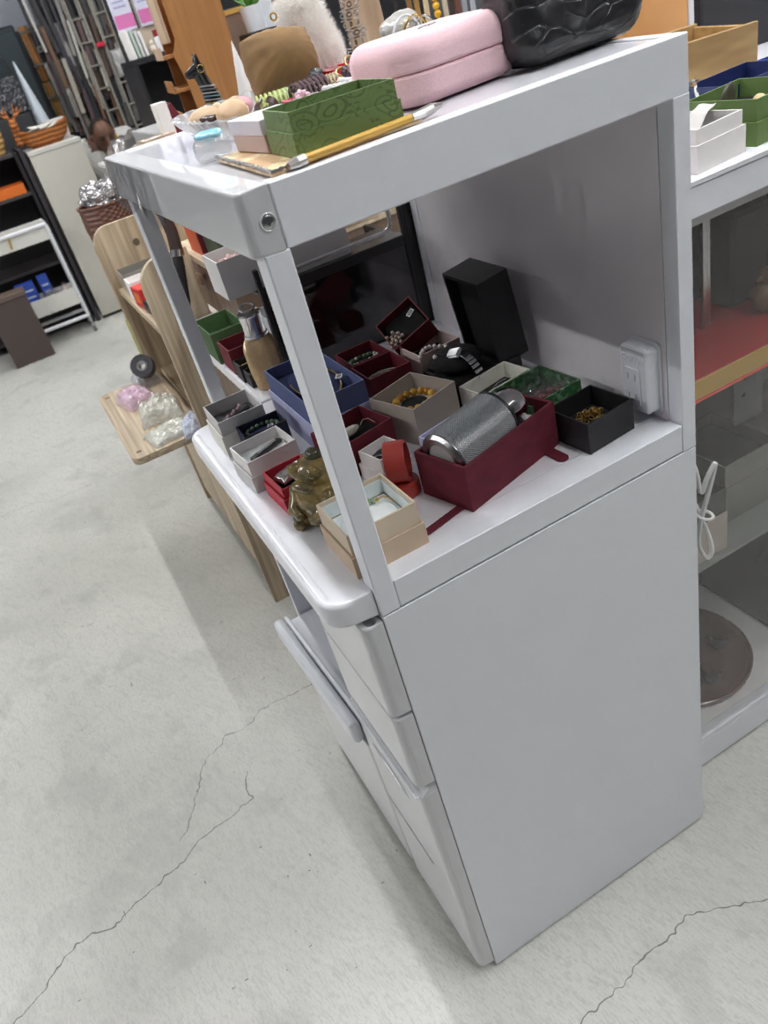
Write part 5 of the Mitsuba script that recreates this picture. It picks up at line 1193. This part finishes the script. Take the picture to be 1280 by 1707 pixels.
PS.add('shirt', mv(cloth(pbody, lambda c: (c[:, 2] > .44) & (c[:, 2] < .97) & (c[:, 1] > -.225) & ~((np.abs(c[:, 0]) < .10) & (c[:, 1] < -.11) & (c[:, 2] > .875)) & ~((np.abs(c[:, 0]) < .09) & (c[:, 2] > .90)), .010), *pmm), M('shirt_white', (214, 212, 208), .8), smooth=True)
PS.add('trousers', mv(cloth(pbody, lambda c: (c[:, 2] <= .54) & (c[:, 2] > .10) & ~((c[:, 1] < -.30) & (c[:, 2] > .515)) , .010), *pmm), M('trousers_dark', (46, 48, 56), .8), smooth=True)
PS.add('lanyard', mv(tube([(.085, -.08, .955), (.095, -.15, .925), (.07, -.20, .84), (.02, -.21, .74)], .013, 6), *pmm), M('lanyard_yellow', (214, 184, 32), .5), smooth=True, label='yellow lanyard')
def on_head(m): return mv(m, R('x', 24), TR(0, -.215, .965), *pmm)
for s_ in (-1, 1):
    PS.add('eye', on_head(mv(ico(1, 2), np.diag([.013, .006, .007, 1.]), TR(s_ * .030, -.083, .010))), M('eye_dark', (30, 24, 22), .4), smooth=True)
    PS.add('eyebrow', on_head(tube([(s_ * .014, -.090, .026), (s_ * .030, -.090, .031), (s_ * .046, -.082, .026)], .004, 6)), 'eye_dark', smooth=True)
PS.add('mouth', on_head(tube([(-.020, -.086, -.052), (0, -.091, -.050), (.020, -.086, -.052)], .004, 6)), M('lips_brown', (96, 54, 48), .5), smooth=True)
PS.add('hair', mv(cloth(pbody, lambda c: (c[:, 2] > .985) & (c[:, 1] > -.262), .005), *pmm), M('hair_dark', (38, 30, 28), .7), smooth=True)
stl = Thing('stool', 'low dark stool under the seated person', 'stool')
stl.add('seat', mv(rprism(.34, .30, .03, .03), TR(.650, 5.50, .250)), black_plastic)
for dx in (-.13, .13):
    for dy in (-.12, .12): stl.add('leg', box(.650 + dx - .012, .650 + dx + .012, 5.50 + dy - .012, 5.50 + dy + .012, 0.001, .2495), black_metal)
fbg = Thing('foil_bag', 'silver foil bag lying at the far end of the canopy view', 'bag')
fbg.add('bag', mv(crumple(.24, .14, .09, 31, .8, 30, 26, 9), R('y', -12), R('z', 10), TR(.650, 4.30, .925)), foil)
fbt = single('side_table', 'grey side table under the silver foil bag', 'table', cat(box(.47, .765, 4.22, 4.46, .86, .88, .002), *[box(x, x + .02, y, y + .02, .001, .859) for x in (.48, .735) for y in (4.23, 4.43)]), card_grey)

# far left: white cabinet, black shelf, cart, stool
WC = Thing('white_cabinet', 'plain white low cabinet at the end of the aisle', 'cabinet')
WC.add('body', box(.152, .462, 4.70, 5.04, .02, .995, .002), M('cabinet_cream', (200, 196, 186), .6))
WC.add('top', box(.150, .466, 4.695, 5.045, .9955, 1.018, .002), M('cabinet_top_cream', (206, 204, 198), .5))
WC.add('foot', box(.17, .44, 4.73, 5.02, 0.001, .0195), black_plastic)
BS = Thing('black_shelf_unit', 'black open shelf unit left of the plain white cabinet', 'shelf unit')
BS.add('side_panel', box(.108, .132, 4.70, 5.10, .002, 1.045, .001), M('shelf_purple_black', (44, 38, 44), .5))
BS.add('side_panel', box(.078, .1, 4.72, 5.10, .002, 1.035, .001), black_plastic)
BS.add('side_panel', box(-.72, -.70, 4.72, 5.10, .002, 1.035, .001), black_plastic)
BS.add('back', box(-.70, .078, 5.085, 5.10, .002, 1.03), M('shelf_back_dark', (22, 20, 24), .6))
for z in (.05, .40, .805, 1.02): BS.add('shelf', box(-.699, .0775, 4.73, 5.084, z, z + .018, .001), M('shelf_grey_black', (58, 54, 54), .5))
OT = single('orange_tray', 'long orange tray on the black shelf unit', 'tray', mv(tray(.42, .16, .055, .006), TR(-.15, 4.82, .8235)), M('tray_orange', (222, 110, 36), .45))
single('white_parcel', 'white parcel in the long orange tray', 'parcel', mv(crumple(.12, .08, .05, 41, .6), R('z', 30), TR(-.03, 4.83, .831)), card_white)
single('white_parcel', 'pale green-white parcel at the right end of the orange tray', 'parcel', mv(crumple(.08, .07, .05, 42, .6), R('z', -20), TR(.03, 4.84, .8295)) if False else mv(crumple(.07, .06, .045, 42, .6), R('z', -20), TR(.022 - .005, 4.80, .831)) if False else mv(crumple(.05, .06, .045, 42, .6), TR(-.125, 4.83, .831)), M('parcel_green_white', (196, 206, 190), .6))
CA = Thing('rolling_cart', 'white two-tier rolling cart in front of the black shelf unit', 'cart')
cx0, cx1, cy0, cy1 = -.40, .066, 4.51, 4.69
for x in (cx0, cx1):
    for y in (cy0, cy1):
        CA.add('pole', tube([(x, y, .105), (x, y, .660)], .010, 10), white_plastic, smooth=True)
        kk = CA.add('caster', mv(lathe([(0, -.010), (.026, -.010), (.028, -.006), (.028, .006), (.026, .010), (0, .010)], 18), R('y', 90), TR(x, y, .0285)), M('caster_grey', (112, 112, 114), .35), smooth=40)
        CA.add('fork', box(x - .006, x + .006, y - .006, y + .006, .058, .104), steel, under=kk)
for z, h_ in ((.58, .095), (.185, .10)):
    CA.add('basket', mv(tray(cx1 - cx0 - .022, cy1 - cy0 - .022, h_, .004), TR((cx0 + cx1) / 2, (cy0 + cy1) / 2, z)), M('cart_white', (216, 214, 208), .45))
for z in (.105, .665):
    CA.add('ring_bar', tube([(cx0, cy0, z), (cx1, cy0, z), (cx1, cy1, z), (cx0, cy1, z)], .011, 8, True), white_plastic, smooth=False)
bag('clear bag of beige parts in the cart top basket', (196, 180, 158), -.08, 4.605, .12, .12, .085, 10, 51, .585)
bag('clear bag of dark parts in the cart top basket', (96, 86, 82), -.24, 4.605, .15, .13, .10, -10, 52, .585)
bag('small silver bag at the right end of the cart top basket', (188, 186, 184), .012, 4.60, .06, .10, .09, 0, 53, .585)
for q in range(2):
    t = Thing('blue_carton', ('larger', 'smaller')[q] + ' blue printed carton in the cart lower basket', 'box')
    t.add('body', mv(cbox((.11, .06)[q], .06, (.19, .20)[q], .002), TR((-.20, -.085)[q], (4.63, 4.64)[q], .1905)), M('carton_blue', (42, 74, 168), .5))
    for k in range(3): t.add('print', mv(box(-(.04, .02)[q], (.04, .02)[q], -.0312, -.0302, .06 + .04 * k, .07 + .04 * k), TR((-.20, -.085)[q], (4.63, 4.64)[q], .1905)), M('print_pale', (190, 196, 214), .5))
bag('dark grey bag in the cart lower basket', (84, 86, 98), -.075, 4.565, .12, .08, .15, 5, 54, .19, .3)
bag('pale pink and white bag at the right end of the cart lower basket', (206, 186, 178), .012, 4.60, .07, .12, .15, 0, 55, .19)
single('hair_pick', 'gold pick clipped to the front of the cart basket', 'clip', mv(rounded(.012, .005, .06, .002, 3), R('y', 8), TR(-.165, 4.507, .595)), gold)
BSt = Thing('brown_stool', 'dark brown box stool on the floor in front of the cart', 'stool')
BSt.add('body', box(-.445, -.212, 4.345, 4.462, .001, .372, .002), M('stool_brown', (70, 58, 54), .55))
BSt.add('top', box(-.455, -.206, 4.337, 4.464, .3725, .402, .003), M('stool_top_brown', (92, 78, 70), .5))
# wicker baskets on the far cabinets
wk = lambda c0, c1, f: (lambda p, n, uv: mix(lin(c0), lin(c1), smoothstep(.2, .8, .5 + .5 * dr.sin(p.z * f + 1.2 * noise(p.x * 40, p.y * 40, 2.0)))))
wick = M('wicker_orange', 0, .55, tex=wk((120, 66, 26), (190, 116, 56), 260), bump=(lambda p, n, uv: .5 + .5 * dr.sin(p.z * 260 + 1.2 * noise(p.x * 40, p.y * 40, 2.0)), .003, 1e-3))
RB_ = Thing('reindeer_basket', 'orange-brown wicker basket with a reindeer head and antlers on the white cabinet', 'basket')
def hullbowl(cx, cy, z0, rx, ry, h):
    prof = [(0, 0), (.55, 0), (.85, .35), (1.0, 1.0), (.94, 1.0), (.80, .38), (.52, .06), (0, .06)]; seg = 40; V, F = [], []
    for r, z in prof:
        for q in range(seg):
            a = 2 * math.pi * q / seg; V.append((cx + rx * r * math.cos(a), cy + ry * r * math.sin(a), z0 + h * z + (.025 * math.cos(a) ** 2 * z)))
    for l in range(len(prof) - 1):
        for q in range(seg):
            a, b = l * seg + q, l * seg + (q + 1) % seg; F += [(a, b, b + seg), (a, b + seg, a + seg)]
    return trimesh.Trimesh(np.array(V), np.array(F), process=False)
RB_.add('basket', hullbowl(.295, 4.85, 1.0185, .160, .09, .085), wick, smooth=50)
hd_ = Manifold.batch_hull([Manifold.sphere(.024, 16).translate([.150, 4.84, 1.07]), Manifold.sphere(.022, 16).translate([.158, 4.84, 1.165])]) + Manifold.batch_hull([Manifold.sphere(.024, 16).translate([.158, 4.84, 1.172]), Manifold.sphere(.013, 12).translate([.150, 4.795, 1.158])])
hdm = tm(hd_.refine_to_length(.01)); trimesh.smoothing.filter_taubin(hdm, iterations=4)
RB_.add('head', hdm, wick, smooth=True)
for s in (-1, 1):
    for k in range(3):
        RB_.add('antler', tube([(.160 + s * .008, 4.84, 1.188), (.165 + s * (.020 + .010 * k), 4.84, 1.215), (.168 + s * (.028 + .022 * k), 4.84, 1.232 + .016 * (2 - k))], [.007, .006, .004], 6), wick, smooth=True)
ri = Thing('earring_cards', 'pile of cream earring cards in the reindeer basket', 'cards')
ri.add('cards', cat(*[mv(cbox(.10, .07, .003), R('x', rng.uniform(-12, 12)), R('y', rng.uniform(-12, 12)), R('z', rng.uniform(0, 90)), TR(.300 + rng.uniform(-.05, .05), 4.85 + rng.uniform(-.02, .02), 1.066 + .0035 * q)) for q in range(16)]), card_cream, stuff=True)
single('wicker_basket', 'pale wicker basket at the left edge of the black shelf unit', 'basket', mv(hullbowl(0, 0, 0, .075, .07, .17), TR(.008, 4.85, 1.0385)), M('wicker_pale', 0, .55, tex=wk((140, 100, 50), (214, 178, 120), 210)), smooth=50)
# dark cabinet, black bag and white banner behind them
DC = Thing('dark_cabinet', 'dark green-black tall cabinet behind the reindeer basket', 'cabinet')
DC.add('body', box(.18, .46, 5.60, 5.84, .004, 1.66, .01), M('cabinet_green_black', (26, 36, 42), .3, clear=.3))
DC.add('door', box(.192, .448, 5.585, 5.599, .03, 1.63, .004), M('door_green_black', (32, 44, 48), .25, clear=.4))
WB = Thing('white_umbrella', 'tall white folded umbrella leaning in front of the dark cabinet', 'umbrella')
WB.add('canopy', mv(lathe([(0, 0), (.050, .02), (.045, .10), (.020, .34), (.006, .46), (0, .47)], 14), R('y', -3), TR(.365, 5.28, 1.0)), M('umbrella_white', (204, 212, 222), .5), smooth=40)
WB.add('shaft', tube([(.365, 5.28, .001), (.365, 5.28, 1.02)], .008, 8), steel, smooth=True)
SQ = Thing('sequin_bag', 'black sequined bag hanging left of the dark cabinet', 'bag')
sqt = lambda p, n, uv: mix(lin((26, 26, 30)), lin((150, 150, 158)), smoothstep(.62, .72, noise(p.x * 190, p.z * 190, p.y * 60)))
SQ.add('bag', mv(pillow_prism(.20, .06, .20, .015, .012), TR(.215, 5.25, 1.20)), M('sequin_black', 0, .3, tex=sqt), smooth=40)
SQ.add('strap', tube([(.13, 5.25, 1.40), (.16, 5.25, 1.60), (.22, 5.25, 1.66), (.27, 5.25, 1.60), (.30, 5.25, 1.40)], .006, 6), black_plastic, smooth=True)
single('display_shelf', 'dark shelf ledge carrying the sequined bag', 'shelf', box(.0, .30, 5.18, 5.40, .004, 1.195, .003), M('ledge_dark', (40, 42, 44), .5))
single('paper_pile', 'pile of white papers between the reindeer basket and the umbrella', 'papers', cat(*[mv(cbox(.13, .06, .012), R('z', 4 * q), TR(.20 + .0 * q, 5.13, 1.1955 + .0125 * q) if False else TR(.385, 4.985, 1.0185 + .0125 * q)) for q in range(9)]), card_white)
single('wall_poster', 'pale grey blank panel on the back wall', 'panel', box(-.6, .84, 6.60, 6.63, 1.40, 2.4, .002), M('poster_grey', (190, 194, 206), .6))
# woven bag with foil beside the wooden unit
CR = Thing('wooden_crate', 'tan wooden crate behind the wooden unit under the woven bag', 'crate')
CR.add('body', box(.075, .36, 1.935, 2.30, .36, .84, .003), M('crate_tan', (164, 132, 92), .6))
for x in (.09, .33):
    for y in (1.95, 2.27): CR.add('leg', box(x, x + .02, y, y + .02, .001, .3595), M('crate_leg', (150, 152, 132), .6))
single('green_cloth', 'pale green cloth hanging over the crate front', 'cloth', box(.068, .0745, 1.96, 2.28, .24, .58, .002), M('cloth_green', (150, 152, 92), .8))
WV = Thing('woven_bag', 'brown woven leather bag stuffed with foil on the wooden crate', 'bag')
weave = lambda p, n, uv: dr.sin(p.z * 420) * dr.sin((p.x + p.y) * 300) * .5 + .5
WVt = M('woven_brown', 0, .45, clear=.2, tex=lambda p, n, uv: mix(lin((76, 46, 38)), lin((124, 84, 70)), weave(p, n, uv)), bump=(weave, .004, 1e-3))
WV.add('body', mv(lathe([(0, 0), (.82, 0), (.95, .02), (1.02, .08), (1.0, .142), (.97, .142), (.98, .08), (.90, .02), (0, .015)], 40), np.diag([.098, .085, 1, 1]), TR(.160, 2.12, .8405)), WVt, smooth=50)
WV.add('rim', tube(ellipse(40, .0975, .0845) + np.array([.160, 2.12, .984]), .005, 6, True), WVt, smooth=True)
fo = Thing('foil_wrap', 'crumpled silver foil in the mouth of the woven bag', 'foil')
fo.add('foil', mv(blob(.072, .42, 38, 4, 12, (1.12, 1.0, .62)), TR(.160, 2.12, .995)), M('foil_bright', (200, 196, 198), .18, metal=.9), smooth=False)
